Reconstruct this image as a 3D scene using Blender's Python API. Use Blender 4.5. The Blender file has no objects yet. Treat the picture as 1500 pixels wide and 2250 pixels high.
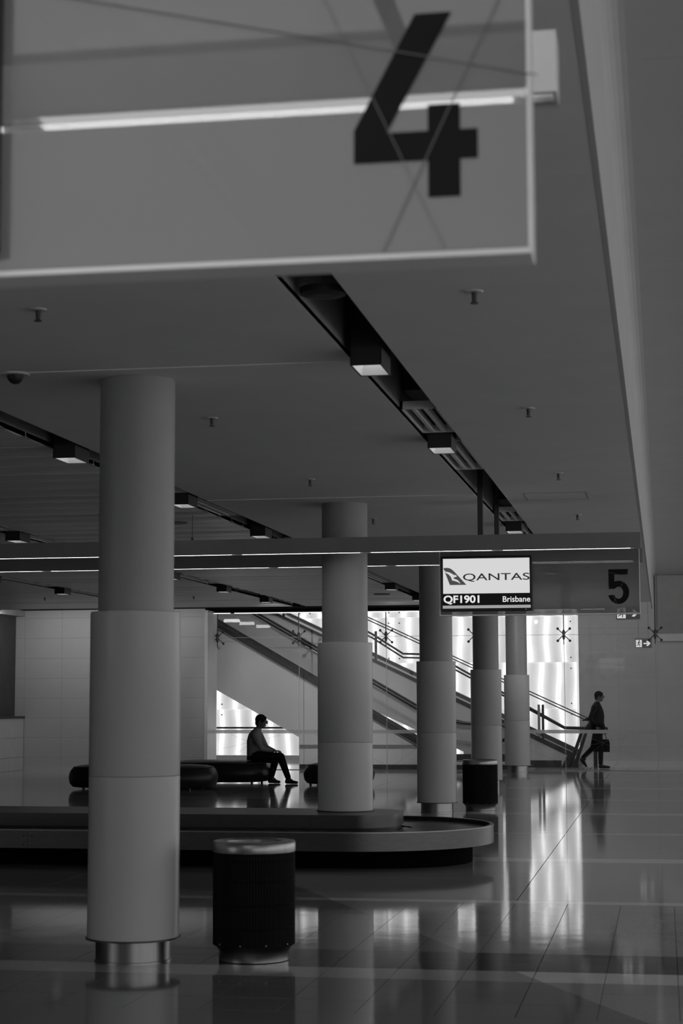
import bpy, bmesh, math, random
from mathutils import Matrix, Vector
random.seed(7)
PI = math.pi
sc = bpy.context.scene
col = sc.collection

# ------------------------------------------------------------------ camera, world, exposure
cam_d = bpy.data.cameras.new('camera'); cam = bpy.data.objects.new('camera', cam_d); col.objects.link(cam)
YAW, PITCH, ROLL = 0.17373286, 0.10316225, -0.003
M = Matrix.Rotation(YAW, 4, 'Z') @ Matrix.Rotation(PI / 2 + PITCH, 4, 'X') @ Matrix.Rotation(ROLL, 4, 'Z')
M.translation = Vector((0, 0, 1.56))
cam.matrix_world = M
cam_d.sensor_fit = 'VERTICAL'; cam_d.sensor_height = 36; cam_d.sensor_width = 24
cam_d.lens = 4000 / 2250 * 36
cam_d.clip_end = 200; cam_d.clip_start = 0.05
cam_d.dof.use_dof = True; cam_d.dof.focus_distance = 25; cam_d.dof.aperture_fstop = 4.8
sc.camera = cam

W = bpy.data.worlds.new('world'); sc.world = W; W.use_nodes = True
W.node_tree.nodes['Background'].inputs[0].default_value = (1, 1, 1, 1)
W.node_tree.nodes['Background'].inputs[1].default_value = 1.43       # overcast daylight through the glazed side of the hall
vs = sc.view_settings
vs.view_transform = 'Standard'; vs.look = 'None'; vs.exposure = 0; vs.gamma = 1; vs.use_curve_mapping = False
sc.cycles.use_denoising = True
def area(name, loc, rot, sx, sy, power, label):
    l = bpy.data.lights.new(name, 'AREA'); l.shape = 'RECTANGLE'; l.size = sx; l.size_y = sy; l.energy = power
    o = bpy.data.objects.new(name, l); col.objects.link(o); o.location = loc; o.rotation_euler = rot; o['label'] = label; o['category'] = 'light'
    return o
area('hall_fill_light', (-5, 44.3, 5.45), (0, 0, 0), 14, 5, 190, 'unseen fill light added over the escalator hall')  # unseen lamp added to brighten the stair and escalator sides
area('wall_washer', (-12.4, 38.4, 3.50), (math.radians(38), 0, 0), 4.6, .12, 26, 'wall washer lamp row lighting the far left tile wall')
sc.cycles.max_bounces = 10; sc.cycles.transparent_max_bounces = 24; sc.cycles.glossy_bounces = 6
sc.cycles.caustics_reflective = False; sc.cycles.caustics_refractive = False
sc.cycles.sample_clamp_indirect = 4

def spot(name, loc, aim, power, label, ang=54):
    l = bpy.data.lights.new(name, 'SPOT'); l.energy = power; l.spot_size = math.radians(ang); l.spot_blend = .8; l.shadow_soft_size = .04
    o = bpy.data.objects.new(name, l); col.objects.link(o); o.location = loc
    o.rotation_euler = (Vector(aim) - Vector(loc)).to_track_quat('-Z', 'Y').to_euler(); o['label'] = label; o['category'] = 'light'
for x_, lb_ in ((-2.4, 'added fill spot aimed at the stair foot'), (-5.4, 'added fill spot aimed at the middle of the escalator'), (-7.9, 'added fill spot aimed at the upper escalator')):
    spot('escalator_fill_spot', (x_, 35.6, 3.44), (x_ - .4, 42.2, 1.2), {-2.4: 90, -5.4: 150, -7.9: 330}[x_], lb_)  # unseen lamps added to fill-light the escalator and stair fronts

spot('column_downlight', (-3.0, 37.3, 3.44), (-3.15, 39.9, 2.75), 42, 'spotlight washing the top of the farthest column', 62)

# ------------------------------------------------------------------ materials
def mat(name, c, rough=0.5, metal=0.0, spec=0.5, var=0.06, nscale=6.0, bump=0.0, bscale=40.0, emit=0.0, coat=0.0, stretch=None):
    m = bpy.data.materials.new(name); m.use_nodes = True
    nt = m.node_tree; N = nt.nodes; L = nt.links
    b = N['Principled BSDF']
    b.inputs['Roughness'].default_value = rough; b.inputs['Metallic'].default_value = metal
    b.inputs['Specular IOR Level'].default_value = spec; b.inputs['Coat Weight'].default_value = coat
    tc = N.new('ShaderNodeTexCoord'); no = N.new('ShaderNodeTexNoise'); no.inputs['Scale'].default_value = nscale
    no.inputs['Detail'].default_value = 4
    src = tc.outputs['Object']
    if stretch:
        mp = N.new('ShaderNodeMapping'); mp.inputs['Scale'].default_value = stretch; L.new(src, mp.inputs[0]); src = mp.outputs[0]
    L.new(src, no.inputs['Vector'])
    r = N.new('ShaderNodeMapRange'); r.inputs['To Min'].default_value = c * (1 - var); r.inputs['To Max'].default_value = c * (1 + var)
    r.inputs['From Min'].default_value = 0.3; r.inputs['From Max'].default_value = 0.7
    L.new(no.outputs[0], r.inputs['Value'])
    cc = N.new('ShaderNodeCombineColor')
    for i in range(3): L.new(r.outputs[0], cc.inputs[i])
    L.new(cc.outputs[0], b.inputs['Base Color'])
    if emit:
        b.inputs['Emission Color'].default_value = (1, 1, 1, 1); b.inputs['Emission Strength'].default_value = emit
    if bump:
        n2 = N.new('ShaderNodeTexNoise'); n2.inputs['Scale'].default_value = bscale; L.new(src, n2.inputs['Vector'])
        bu = N.new('ShaderNodeBump'); bu.inputs['Strength'].default_value = bump; bu.inputs['Distance'].default_value = 0.01
        L.new(n2.outputs[0], bu.inputs['Height']); L.new(bu.outputs[0], b.inputs['Normal'])
    return m

def math_(nt, op, a, b=None, c=None):
    n = nt.nodes.new('ShaderNodeMath'); n.operation = op
    for i, v in enumerate((a, b, c)):
        if v is None: continue
        if isinstance(v, (int, float)): n.inputs[i].default_value = v
        else: nt.links.new(v, n.inputs[i])
    return n.outputs[0]

def terrazzo(name, c, rough=0.07):
    """polished terrazzo: speckle, darker on one side of a diagonal line, very slight undulation"""
    m = mat(name, c, rough, spec=0.5); nt = m.node_tree; N = nt.nodes; L = nt.links; b = N['Principled BSDF']
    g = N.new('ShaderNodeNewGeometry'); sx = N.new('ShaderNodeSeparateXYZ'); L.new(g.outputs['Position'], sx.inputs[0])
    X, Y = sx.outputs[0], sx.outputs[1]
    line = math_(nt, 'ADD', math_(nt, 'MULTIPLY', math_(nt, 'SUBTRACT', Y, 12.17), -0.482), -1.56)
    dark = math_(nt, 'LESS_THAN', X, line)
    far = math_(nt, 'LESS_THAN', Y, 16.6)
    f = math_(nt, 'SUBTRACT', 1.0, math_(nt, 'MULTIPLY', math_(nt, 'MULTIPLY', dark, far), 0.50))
    n1 = N.new('ShaderNodeTexNoise'); n1.inputs['Scale'].default_value = 55; n1.inputs['Detail'].default_value = 5; L.new(g.outputs['Position'], n1.inputs['Vector'])
    n2 = N.new('ShaderNodeTexNoise'); n2.inputs['Scale'].default_value = 1.3; L.new(g.outputs['Position'], n2.inputs['Vector'])
    sp = math_(nt, 'ADD', math_(nt, 'MULTIPLY', n1.outputs[0], 0.5), math_(nt, 'MULTIPLY', n2.outputs[0], 0.3))
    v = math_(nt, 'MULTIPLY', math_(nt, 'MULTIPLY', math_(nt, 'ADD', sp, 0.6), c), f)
    cc = N.new('ShaderNodeCombineColor')
    for i in range(3): L.new(v, cc.inputs[i])
    L.new(cc.outputs[0], b.inputs['Base Color'])
    # undulation of the polished surface
    n3 = N.new('ShaderNodeTexNoise'); n3.inputs['Scale'].default_value = 2.6; n3.inputs['Detail'].default_value = 2; L.new(g.outputs['Position'], n3.inputs['Vector'])
    bu = N.new('ShaderNodeBump'); bu.inputs['Strength'].default_value = 0.06; bu.inputs['Distance'].default_value = 0.01
    L.new(n3.outputs[0], bu.inputs['Height']); L.new(bu.outputs[0], b.inputs['Normal'])
    return m

def glass(name, tint=0.92, diff=0.0, dcol=0.8, refl=1.0, rough=0.0):
    m = bpy.data.materials.new(name); m.use_nodes = True
    nt = m.node_tree; N = nt.nodes; L = nt.links
    for n in list(N): N.remove(n)
    o = N.new('ShaderNodeOutputMaterial'); t = N.new('ShaderNodeBsdfTransparent'); t.inputs[0].default_value = (tint,) * 3 + (1,)
    base = t.outputs[0]
    if diff:
        d = N.new('ShaderNodeBsdfDiffuse'); d.inputs[0].default_value = (dcol,) * 3 + (1,)
        tr = N.new('ShaderNodeBsdfTranslucent'); tr.inputs[0].default_value = (dcol,) * 3 + (1,)
        mm = N.new('ShaderNodeMixShader'); mm.inputs[0].default_value = 0.5; L.new(d.outputs[0], mm.inputs[1]); L.new(tr.outputs[0], mm.inputs[2])
        m2 = N.new('ShaderNodeMixShader'); m2.inputs[0].default_value = diff; L.new(base, m2.inputs[1]); L.new(mm.outputs[0], m2.inputs[2]); base = m2.outputs[0]
    g = N.new('ShaderNodeBsdfGlossy'); g.inputs['Roughness'].default_value = rough; g.inputs[0].default_value = (1, 1, 1, 1)
    fr = N.new('ShaderNodeFresnel'); fr.inputs[0].default_value = 1.5
    f = math_(nt, 'MULTIPLY', fr.outputs[0], refl)
    mx = N.new('ShaderNodeMixShader'); L.new(f, mx.inputs[0]); L.new(base, mx.inputs[1]); L.new(g.outputs[0], mx.inputs[2])
    L.new(mx.outputs[0], o.inputs[0])
    return m

def emis(name, s, base=0.5):
    m = mat(name, base, 0.4, emit=s); return m

def backlit(name):
    """textured glass with fluorescent tubes standing behind it: tubes every 0.45 m, shifted from tier to tier"""
    m = bpy.data.materials.new(name); m.use_nodes = True; nt = m.node_tree; N = nt.nodes; L = nt.links
    b = N['Principled BSDF']; b.inputs['Base Color'].default_value = (.3, .3, .3, 1); b.inputs['Roughness'].default_value = .35
    tc = N.new('ShaderNodeNewGeometry'); sx = N.new('ShaderNodeSeparateXYZ'); L.new(tc.outputs['Position'], sx.inputs[0])
    X, Z = sx.outputs[0], sx.outputs[2]
    tier = math_(nt, 'FLOOR', math_(nt, 'DIVIDE', math_(nt, 'SUBTRACT', Z, 0.13), 1.2))
    sh = math_(nt, 'MULTIPLY', math_(nt, 'SINE', math_(nt, 'MULTIPLY', tier, 2.3)), 0.09)
    wob = math_(nt, 'MULTIPLY', math_(nt, 'SINE', math_(nt, 'ADD', math_(nt, 'MULTIPLY', Z, 4.5), math_(nt, 'MULTIPLY', X, 2.1))), 0.022)
    ns = N.new('ShaderNodeTexNoise'); ns.inputs['Scale'].default_value = 70; ns.inputs['Detail'].default_value = 3; L.new(tc.outputs['Position'], ns.inputs['Vector'])
    nb = N.new('ShaderNodeTexNoise'); nb.inputs['Scale'].default_value = 1.1; L.new(tc.outputs['Position'], nb.inputs['Vector'])
    jit = math_(nt, 'MULTIPLY', math_(nt, 'SUBTRACT', ns.outputs[0], 0.5), 0.30)
    u = math_(nt, 'DIVIDE', math_(nt, 'ADD', math_(nt, 'ADD', math_(nt, 'ADD', X, sh), wob), 0.11), 0.45)
    fr = math_(nt, 'SUBTRACT', math_(nt, 'FRACT', math_(nt, 'ADD', u, 20.0)), 0.5)
    d = math_(nt, 'ABSOLUTE', math_(nt, 'MULTIPLY', fr, 0.45))
    dj = math_(nt, 'ADD', math_(nt, 'MULTIPLY', fr, 0.45), jit)
    g1 = math_(nt, 'EXPONENT', math_(nt, 'MULTIPLY', math_(nt, 'POWER', math_(nt, 'DIVIDE', d, 0.05), 2.0), -1.0))
    g2 = math_(nt, 'EXPONENT', math_(nt, 'MULTIPLY', math_(nt, 'POWER', math_(nt, 'ABSOLUTE', math_(nt, 'DIVIDE', dj, 0.13)), 2.0), -1.0))
    s = math_(nt, 'ADD', math_(nt, 'ADD', math_(nt, 'MULTIPLY', g1, .62), math_(nt, 'MULTIPLY', g2, 0.34)), math_(nt, 'MULTIPLY', nb.outputs[0], 0.30))
    s = math_(nt, 'ADD', s, 0.33)
    b.inputs['Emission Color'].default_value = (1, 1, 1, 1); L.new(s, b.inputs['Emission Strength'])
    return m

MT = dict(
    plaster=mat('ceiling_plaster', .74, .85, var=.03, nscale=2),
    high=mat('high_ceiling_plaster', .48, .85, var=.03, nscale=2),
    slat=mat('slatted_ceiling_metal', .8, .38, metal=.2, var=.10, nscale=3, stretch=(.3, 6, 1)),
    shaft=mat('column_paint', .30, .45, var=.03),
    clad=mat('column_enamel', .48, .30, var=.03, spec=.22, nscale=2),
    steel=mat('brushed_steel', .27, .33, metal=1, var=.10, nscale=14, stretch=(6, 6, .3)),
    darksteel=mat('scuffed_steel', .095, .36, metal=1, var=.07, nscale=5, stretch=(2, 2, 8)),
    alu=mat('anodised_aluminium', .30, .42, metal=.5, var=.05),
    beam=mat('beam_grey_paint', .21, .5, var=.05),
    beam_lit=mat('beam_grey_paint_lit', .62, .5, var=.04),  # lit copy of the beam grey, light from overhead put into the colour
    black=mat('black_paint', .012, .5, var=.2),
    matte=mat('matte_black', .003, .9, spec=.03),
    rubber=mat('black_rubber', .015, .33, var=.3, nscale=9),
    leather=mat('black_leather', .014, .40, spec=.25, var=.3, bump=.15, bscale=14),
    binb=mat('black_perforated_metal', .006, .5, spec=.06, var=.2),
    stone=mat('pale_stone_tile', .50, .38, var=.05, nscale=1.4),
    wallr=mat('stone_wall_panel', .29, .32, var=.06, nscale=1.0),
    string=mat('grey_stair_cladding', .66, .4, var=.06, nscale=1.5),
    truss=mat('grey_escalator_cladding', .74, .38, var=.06, nscale=1.3),
    trim=mat('dark_grey_metal', .05, .4, metal=.3, var=.1),
    grout=mat('dark_grout', .03, .8),
    slot=mat('slot_wall_paint', .34, .7, var=.1),
    lampr=emis('downlight_reflector', .13, .6),
    tube=emis('fluorescent_tube', 7.0, .8),
    tubel=emis('thin_light_line', 1.2, .8),
    seal=mat('silicone_joint', .45, .5),
    bars=mat('diffuser_bar', .8, .5),
    frost=glass('frosted_band', tint=.75, diff=.62, dcol=.85, refl=.6, rough=.3),
    glass=glass('clear_glass', tint=.985, refl=.48),
    glasst=glass('tinted_upper_glass', tint=.70, refl=1.2),
    backg=glass('sign_back_glass', tint=.85, refl=.12),
    bal=glass('balustrade_glass', tint=.985, refl=.4),
    signg=glass('grey_sign_glass', tint=.50, diff=.30, dcol=.80, refl=1.0, rough=.03),
    edge=mat('sign_edge', .82, .35, var=.02),
    etch=mat('etched_line', .16, .7, var=.05),
    digit=mat('vinyl_digit', .010, .6, spec=.1, var=.1),
    screen=emis('lit_screen', .66, .02), scrblack=mat('screen_black', .006, .25),
    scrtext=emis('screen_text', .78, .02), scrstrip=emis('screen_strip', .36, .02), scrfine=emis('screen_fine_print', .2, .02),
    logo=emis('logo_grey', .055, .02), ink=emis('logo_ink', .012, .02),
    exitd=emis('exit_sign_panel', .028, .05), exitw=emis('exit_sign_white', .62, .1),
    skin=mat('skin', .13, .6, spec=.2, var=.05), hair=mat('dark_hair', .008, .8, spec=.1, var=.3, nscale=60),
    shirt=mat('grey_shirt', .20, .8, var=.12, nscale=14, bump=.5, bscale=12), trousers=mat('black_trousers', .008, .8, spec=.1, var=.2, bump=.3, bscale=12),
    suit=mat('dark_suit', .007, .8, spec=.1, var=.2, bump=.4, bscale=10), shoe=mat('black_shoe', .008, .45, spec=.15), bag=mat('black_bag', .008, .5, spec=.15),
    backlit=backlit('backlit_textured_glass'),
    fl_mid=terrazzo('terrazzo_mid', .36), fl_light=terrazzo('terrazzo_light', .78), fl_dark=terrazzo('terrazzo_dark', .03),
    fl_mid2=terrazzo('terrazzo_mid_warm', .335), white=mat('white_plastic', .6, .4), darkhole=mat('opening_panel', .045, .5, var=.2),
    frame=mat('facade_frame', .2, .5), tact=mat('tactile_strip', .12, .5),
)

# ------------------------------------------------------------------ mesh helpers
class MB:
    def __init__(s): s.v = []; s.f = []; s.m = []; s.sm = []
    def add(s, vs, fs, m=0, smooth=False, T=None):
        o = len(s.v)
        for v in vs:
            v = Vector(v); s.v.append(tuple(T @ v if T else v))
        for f in fs: s.f.append(tuple(i + o for i in f)); s.m.append(m); s.sm.append(smooth)
        return s
    def box(s, x0, x1, y0, y1, z0, z1, m=0, T=None, ch=0.0):
        if ch > 0:
            c = ch; P = [(x0 + c, y0), (x1 - c, y0), (x1, y0 + c), (x1, y1 - c), (x1 - c, y1), (x0 + c, y1), (x0, y1 - c), (x0, y0 + c)]
            Q = [(x0 + c, y0 + c)] * 0
            rings = []
            for z, ins in ((z0, c), (z0 + c, 0), (z1 - c, 0), (z1, c)):
                rings.append([(min(max(px, x0 + ins), x1 - ins), min(max(py, y0 + ins), y1 - ins), z) for px, py in P])
            vs = [p for r in rings for p in r]; fs = []
            for k in range(3):
                for i in range(8): fs.append((k * 8 + i, k * 8 + (i + 1) % 8, k * 8 + 8 + (i + 1) % 8, k * 8 + 8 + i))
            fs.append(tuple(range(7, -1, -1))); fs.append(tuple(range(24, 32)))
            return s.add(vs, fs, m, T=T)
        v = [(x, y, z) for z in (z0, z1) for x, y in ((x0, y0), (x1, y0), (x1, y1), (x0, y1))]
        return s.add(v, [(3, 2, 1, 0), (4, 5, 6, 7), (0, 1, 5, 4), (1, 2, 6, 5), (2, 3, 7, 6), (3, 0, 4, 7)], m, T=T)
    def lathe(s, prof, cx=0, cy=0, n=32, m=0, smooth=True, T=None, cap=True):
        vs = []; fs = []
        for r, z in prof:
            for i in range(n):
                a = 2 * PI * i / n; vs.append((cx + r * math.cos(a), cy + r * math.sin(a), z))
        for k in range(len(prof) - 1):
            for i in range(n):
                j = (i + 1) % n; fs.append((k * n + i, k * n + j, k * n + n + j, k * n + n + i))
        s.add(vs, fs, m, smooth, T)
        if cap:
            o = [v for v in vs[:n]]; t = [v for v in vs[-n:]]
            s.add(o, [tuple(range(n - 1, -1, -1))], m, False, T); s.add(t, [tuple(range(n))], m, False, T)
        return s
    def prism(s, poly, axis, a, b, m=0, T=None):
        """poly extruded from a to b along axis; poly coords are the other two axes in order (X,Y,Z without axis)"""
        def mk(p, t):
            return {'X': (t, p[0], p[1]), 'Y': (p[0], t, p[1]), 'Z': (p[0], p[1], t)}[axis]
        n = len(poly); vs = [mk(p, a) for p in poly] + [mk(p, b) for p in poly]
        fs = [tuple(range(n)), tuple(range(2 * n - 1, n - 1, -1))] + [((i + 1) % n, i, i + n, (i + 1) % n + n) for i in range(n)]
        return s.add(vs, fs, m, T=T)
    def tube(s, pts, r, n=8, m=0, rz=None):
        pts = [Vector(p) for p in pts]; vs = []; fs = []
        for k, p in enumerate(pts):
            d = (pts[min(k + 1, len(pts) - 1)] - pts[max(k - 1, 0)]).normalized()
            up = Vector((0, 0, 1)) if abs(d.z) < .9 else Vector((0, 1, 0))
            a = d.cross(up).normalized(); b = a.cross(d).normalized()
            rr = r[k] if isinstance(r, (list, tuple)) else r
            for i in range(n):
                t = 2 * PI * i / n + PI / n; vs.append(p + a * math.cos(t) * rr + b * math.sin(t) * (rz if rz else rr))
        for k in range(len(pts) - 1):
            for i in range(n):
                j = (i + 1) % n; fs.append((k * n + i, k * n + j, k * n + n + j, k * n + n + i))
        fs.append(tuple(range(n - 1, -1, -1))); fs.append(tuple(range((len(pts) - 1) * n, len(pts) * n)))
        return s.add(vs, fs, m, n > 4)
    def ball(s, c, r, m=0, nu=12, nv=8, T=None):
        rx, ry, rz = r if isinstance(r, (tuple, list)) else (r, r, r)
        vs = []; fs = []
        for k in range(1, nv):
            for i in range(nu):
                a = 2 * PI * i / nu; b = PI * k / nv
                vs.append((c[0] + rx * math.sin(b) * math.cos(a), c[1] + ry * math.sin(b) * math.sin(a), c[2] - rz * math.cos(b)))
        for k in range(nv - 2):
            for i in range(nu):
                j = (i + 1) % nu; fs.append((k * nu + i, k * nu + j, k * nu + nu + j, k * nu + nu + i))
        vs.append((c[0], c[1], c[2] - rz)); vs.append((c[0], c[1], c[2] + rz)); q = len(vs)
        for i in range(nu):
            j = (i + 1) % nu; fs.append((q - 2, j, i)); fs.append((q - 1, (nv - 2) * nu + i, (nv - 2) * nu + j))
        return s.add(vs, fs, m, True, T)
    def build(s, name, mats, parent=None, loc=(0, 0, 0), rec=False):
        me = bpy.data.meshes.new(name)
        L = Vector(loc)
        me.from_pydata([tuple(Vector(v) - L) for v in s.v], [], s.f)
        if not isinstance(mats, (list, tuple)): mats = [mats]
        for m in mats: me.materials.append(MT[m] if isinstance(m, str) else m)
        me.polygons.foreach_set('material_index', s.m); me.polygons.foreach_set('use_smooth', s.sm)
        if rec:
            bm = bmesh.new(); bm.from_mesh(me); bmesh.ops.recalc_face_normals(bm, faces=bm.faces); bm.to_mesh(me); bm.free()
        if any(s.sm): me.set_sharp_from_angle(angle=math.radians(38))
        me.update()
        o = bpy.data.objects.new(name, me); col.objects.link(o)
        if parent is not None:
            o.parent = parent; pl = Vector((0, 0, 0)); q = parent
            while q is not None: pl += q.location; q = q.parent
            o.location = L - pl
        else: o.location = L
        return o

def tag(o, label, cat=None, group=None, kind=None):
    if label: o['label'] = label
    if cat: o['category'] = cat
    if group: o['group'] = group
    if kind: o['kind'] = kind
    return o
def empty(name, loc, label=None, cat=None, group=None, kind=None):
    o = bpy.data.objects.new(name, None); col.objects.link(o); o.location = loc; o.empty_display_size = .1
    return tag(o, label, cat, group, kind)
def boxo(name, b, m, parent=None, loc=None, ch=0.0):
    c = loc if loc is not None else ((b[0] + b[1]) / 2, (b[2] + b[3]) / 2, b[4])
    return MB().box(*b, ch=ch).build(name, m, parent, c)
def copy_tree(o, loc, parent=None):
    """copies of an object and of its parts and sub-parts, sharing mesh data"""
    c = o.copy(); col.objects.link(c); c.location = loc; c.parent = parent
    for k in list(o.children): copy_tree(k, k.location, c)
    return c
ORD = ['nearest', 'second nearest', 'third nearest', 'fourth nearest', 'fifth nearest', 'sixth nearest', 'seventh nearest', 'eighth nearest', 'ninth nearest', 'tenth nearest']
LEFT = ['first', 'second', 'third', 'fourth', 'fifth', 'sixth', 'seventh', 'eighth']

# ------------------------------------------------------------------ THE SETTING: floor
XL, XR, YN, YF = -18.0, 9.0, -8.0, 47.5
fl = empty('floor', (0, 0, 0), 'polished terrazzo floor with pale cross stripes', kind='structure')
boxo('floor_bed', (XL, XR, YN, YF + .6, -.14, -.006), 'grout', fl)
ye = [9.2, 9.6, 9.985, 10.36, 10.75, 11.15, 11.5, 11.9, 12.3, 12.7, 13.1, 13.5, 13.9, 14.3]
xe = [0.85 - 0.401 * k for k in range(18)]; X0T, X1T = xe[-1], xe[0]
tile_mesh = {}
for j in range(len(ye) - 1):
    for i in range(len(xe) - 1):
        y0, y1 = ye[j] + .0016, ye[j + 1] - .0016
        if j == 1: y0 += .003
        x1, x0 = xe[i] - .0016, xe[i + 1] + .0016
        if i == 4: x1 -= .0015
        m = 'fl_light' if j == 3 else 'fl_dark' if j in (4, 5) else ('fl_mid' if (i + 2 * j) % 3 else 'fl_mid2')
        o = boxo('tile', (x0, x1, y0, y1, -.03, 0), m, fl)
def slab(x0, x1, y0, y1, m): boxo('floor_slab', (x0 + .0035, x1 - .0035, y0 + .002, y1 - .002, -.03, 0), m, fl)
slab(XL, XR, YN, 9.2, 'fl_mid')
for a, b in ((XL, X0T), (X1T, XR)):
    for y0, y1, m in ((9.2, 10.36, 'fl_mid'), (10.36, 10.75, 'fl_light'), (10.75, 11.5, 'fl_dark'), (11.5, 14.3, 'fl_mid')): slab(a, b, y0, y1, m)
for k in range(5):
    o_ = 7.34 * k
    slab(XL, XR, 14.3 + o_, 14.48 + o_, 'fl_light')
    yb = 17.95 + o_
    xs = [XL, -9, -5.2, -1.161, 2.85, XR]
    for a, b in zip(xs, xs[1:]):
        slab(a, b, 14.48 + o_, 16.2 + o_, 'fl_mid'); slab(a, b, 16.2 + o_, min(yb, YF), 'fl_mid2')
        if yb < YF:
            slab(a, b, yb, yb + .42, 'fl_light'); slab(a, b, yb + .42, min(14.3 + 7.34 * (k + 1), YF + .5), 'fl_mid')

# ceiling (plaster sheets between the recessed slots), slatted ceiling to the left
CZ = 3.55
SX = [-1.625, -4.58, -7.55, -10.5]; SH = .135
YC = 37.8
ce = empty('ceiling', (0, 0, CZ), 'low plaster and metal panel ceiling with recessed dark slots', kind='structure')
def sheet(x0, x1, y0, y1, m='plaster', z=CZ, name='ceiling_panel', t=.03):
    g = .002; boxo(name, (x0, x1, y0 + g, y1 - g, z, z + t), m, ce)
ys = [YN, -3.4, 4.6, 6.8, 10.47, 14.1, 17.58, 21.5, 25.0, 28.6, 32.3, 36.0, YC]
for (x0, x1) in ((SX[0] + SH, -.2205), (SX[1] + SH, SX[0] - SH)):
    for a, b in zip(ys, ys[1:]):
        if a != -3.4: sheet(x0, x1, a, b)          # unseen gap added overhead to brighten the near sign
for yy in (10.47, 17.58, 24.95, 32.3):      # shallow plaster rib across each column row
    boxo('ceiling_rib', (SX[1] + SH + .01, SX[0] - SH - .01, yy - .05, yy + .10, CZ - .006, CZ + .0), 'plaster', ce)
boxo('ceiling_panel', (XL, SX[1] - SH, YN, 8.0, CZ, CZ + .03), 'plaster', ce)
yy = 8.0; k = 0
while yy < YC - .01:
    y1 = min(yy + .56, YC)
    for (x0, x1) in ((SX[2] + SH, SX[1] - SH), (SX[3] + SH, SX[2] - SH), (XL, SX[3] - SH)):
        dz = .005 * math.sin(k * 2.1) + .003 * math.sin(k * 5.3)
        mb = MB(); n = 6; P = []
        for i in range(n + 1):
            t = i / n; P.append((yy + .01 + (y1 - yy - .02) * t, CZ + .008 - .010 * math.sin(PI * t) * (1 + .5 * math.sin(k * 1.7)) + dz * (t - .5)))
        P += [(y1 - .01, CZ + .04), (yy + .01, CZ + .04)]
        mb.prism(P, 'X', x0, x1)
        mb.build('metal_ceiling_panel', 'slat', ce, ((x0 + x1) / 2, yy, CZ), rec=True)
    yy = y1; k += 1
boxo('ceiling_deck', (XL, -.2, 4.6, YC, 3.95, 4.0), 'black', ce); boxo('ceiling_deck', (XL, -.2, YN, -3.4, 3.95, 4.0), 'black', ce); boxo('ceiling_deck', (XL, SX[1], -3.4, 4.6, 3.95, 4.0), 'black', ce)
for yq in (-3.42, 4.6): boxo('fill_gap_upstand', (SX[1], -.2, yq, yq + .02, CZ, 4.1), 'white', ce)  # rims of the unseen gap added for light on the near sign
boxo('edge_lid', (-1.1, -.2, YC, 40.76, 4.3, 4.35), 'slot', ce)
boxo('shadow_gap_soffit', (-15.0, -1.1, YC, 40.66, CZ + .09, CZ + .14), 'matte', ce)
boxo('shadow_gap_soffit', (-15.0, -1.1, YC, YC + .02, CZ, CZ + .14), 'matte', ce)
for sx in SX:
    for q in (-1, 1):
        a = sx + q * SH; boxo('slot_side', (min(a, a + q * .02), max(a, a + q * .02), 4.62, YC, CZ + .001, 3.95), 'slot', ce)
# high ceiling to the right with its upstand
hc = empty('ceiling_high', (0, 0, 4.3), 'higher smooth plaster ceiling right of the upstand edge', kind='structure')
ysh = [YN, 0, 4, 7.7, 11.43, 15.1, 18.85, 22.6, 26.3, 30, 33.7, 37.4, 40.75]
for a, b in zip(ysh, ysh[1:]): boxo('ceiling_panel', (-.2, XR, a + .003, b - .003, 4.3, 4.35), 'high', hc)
mb = MB(); P = [(-.22, CZ - .001), (-.197, CZ - .001)] + [(-.197 + .10 * (1 - math.cos(t)), 4.2 + .10 * math.sin(t)) for t in [PI / 2 * i / 6 for i in range(7)]] + [(-.22, 4.3)]
mb.prism(P, 'Y', YN, 40.75); mb.build('upstand', 'high', hc, (-.2, 15, CZ), rec=True)

# far tile wall at the left (each tile a part), side wall with its dark opening
def tilewall(name, label, x0, x1, y, zs, w, m, face=-1, back=.3, off=0):
    r = empty(name, ((x0 + x1) / 2, y, 0), label, kind='structure')
    boxo('wall_core', (x0, x1, y + .02, y + back, 0, zs[-1]), 'grout', r)
    for k, (a, b) in enumerate(zip(zs, zs[1:])):
        x = x0
        while x < x1 - .01:
            xn = min(x + w, x1)
            if x == x0 and off: xn = x + off
            boxo('wall_tile', (x + .0015, xn - .0015, y - .0012 * ((int(x * 7) + k) % 2), y + .03, a + .0015, b - .0015), m, r)
            x = xn
    return r
zs = [0, .30, .74, 1.185, 1.63, 2.08, 2.54, 3.0, 3.46, 3.92]
tilewall('wall_far_left', 'pale stone tile wall closing the hall at far left', -16.2, -10.18, 40.1, zs, .89, 'stone', off=1.76 - .89 + .0)
tr = empty('trim_wall_end', (-10.15, 40.1, 0), 'narrow pale end trim of the tile wall beside the glass screen', kind='structure')
boxo('end_trim', (-10.18, -10.10, 40.05, 40.9, 0, 3.6), 'string', tr, ch=.004)
wl = empty('wall_side_left', (-14.44, 30, 0), 'low tiled side wall at far left with dark opening above a ledge', kind='structure')
boxo('wall_core', (-14.9, -14.46, 20, 40.09, 0, 1.18), 'grout', wl)
for k, (a, b) in enumerate(((0, .30), (.30, .74), (.74, 1.18))):
    for i in range(10): boxo('wall_tile', (-14.47, -14.44, 40.08 - .9 * (i + 1) + .003, 40.08 - .9 * i - .003, a + .003, b - .003), 'stone', wl)
boxo('ledge', (-14.95, -14.41, 20, 40.09, 1.185, 1.225), 'trim', wl)
boxo('dark_opening_panel', (-14.75, -14.66, 20, 40.09, 1.225, 3.6), 'darkhole', wl)
boxo('opening_header', (-14.95, -14.45, 20, 40.09, 3.50, 3.66), 'slot', wl)
boxo('wall_core', (-15.3, -14.9, 3, 40.09, 0, 4.0), 'darkhole', wl)
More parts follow.
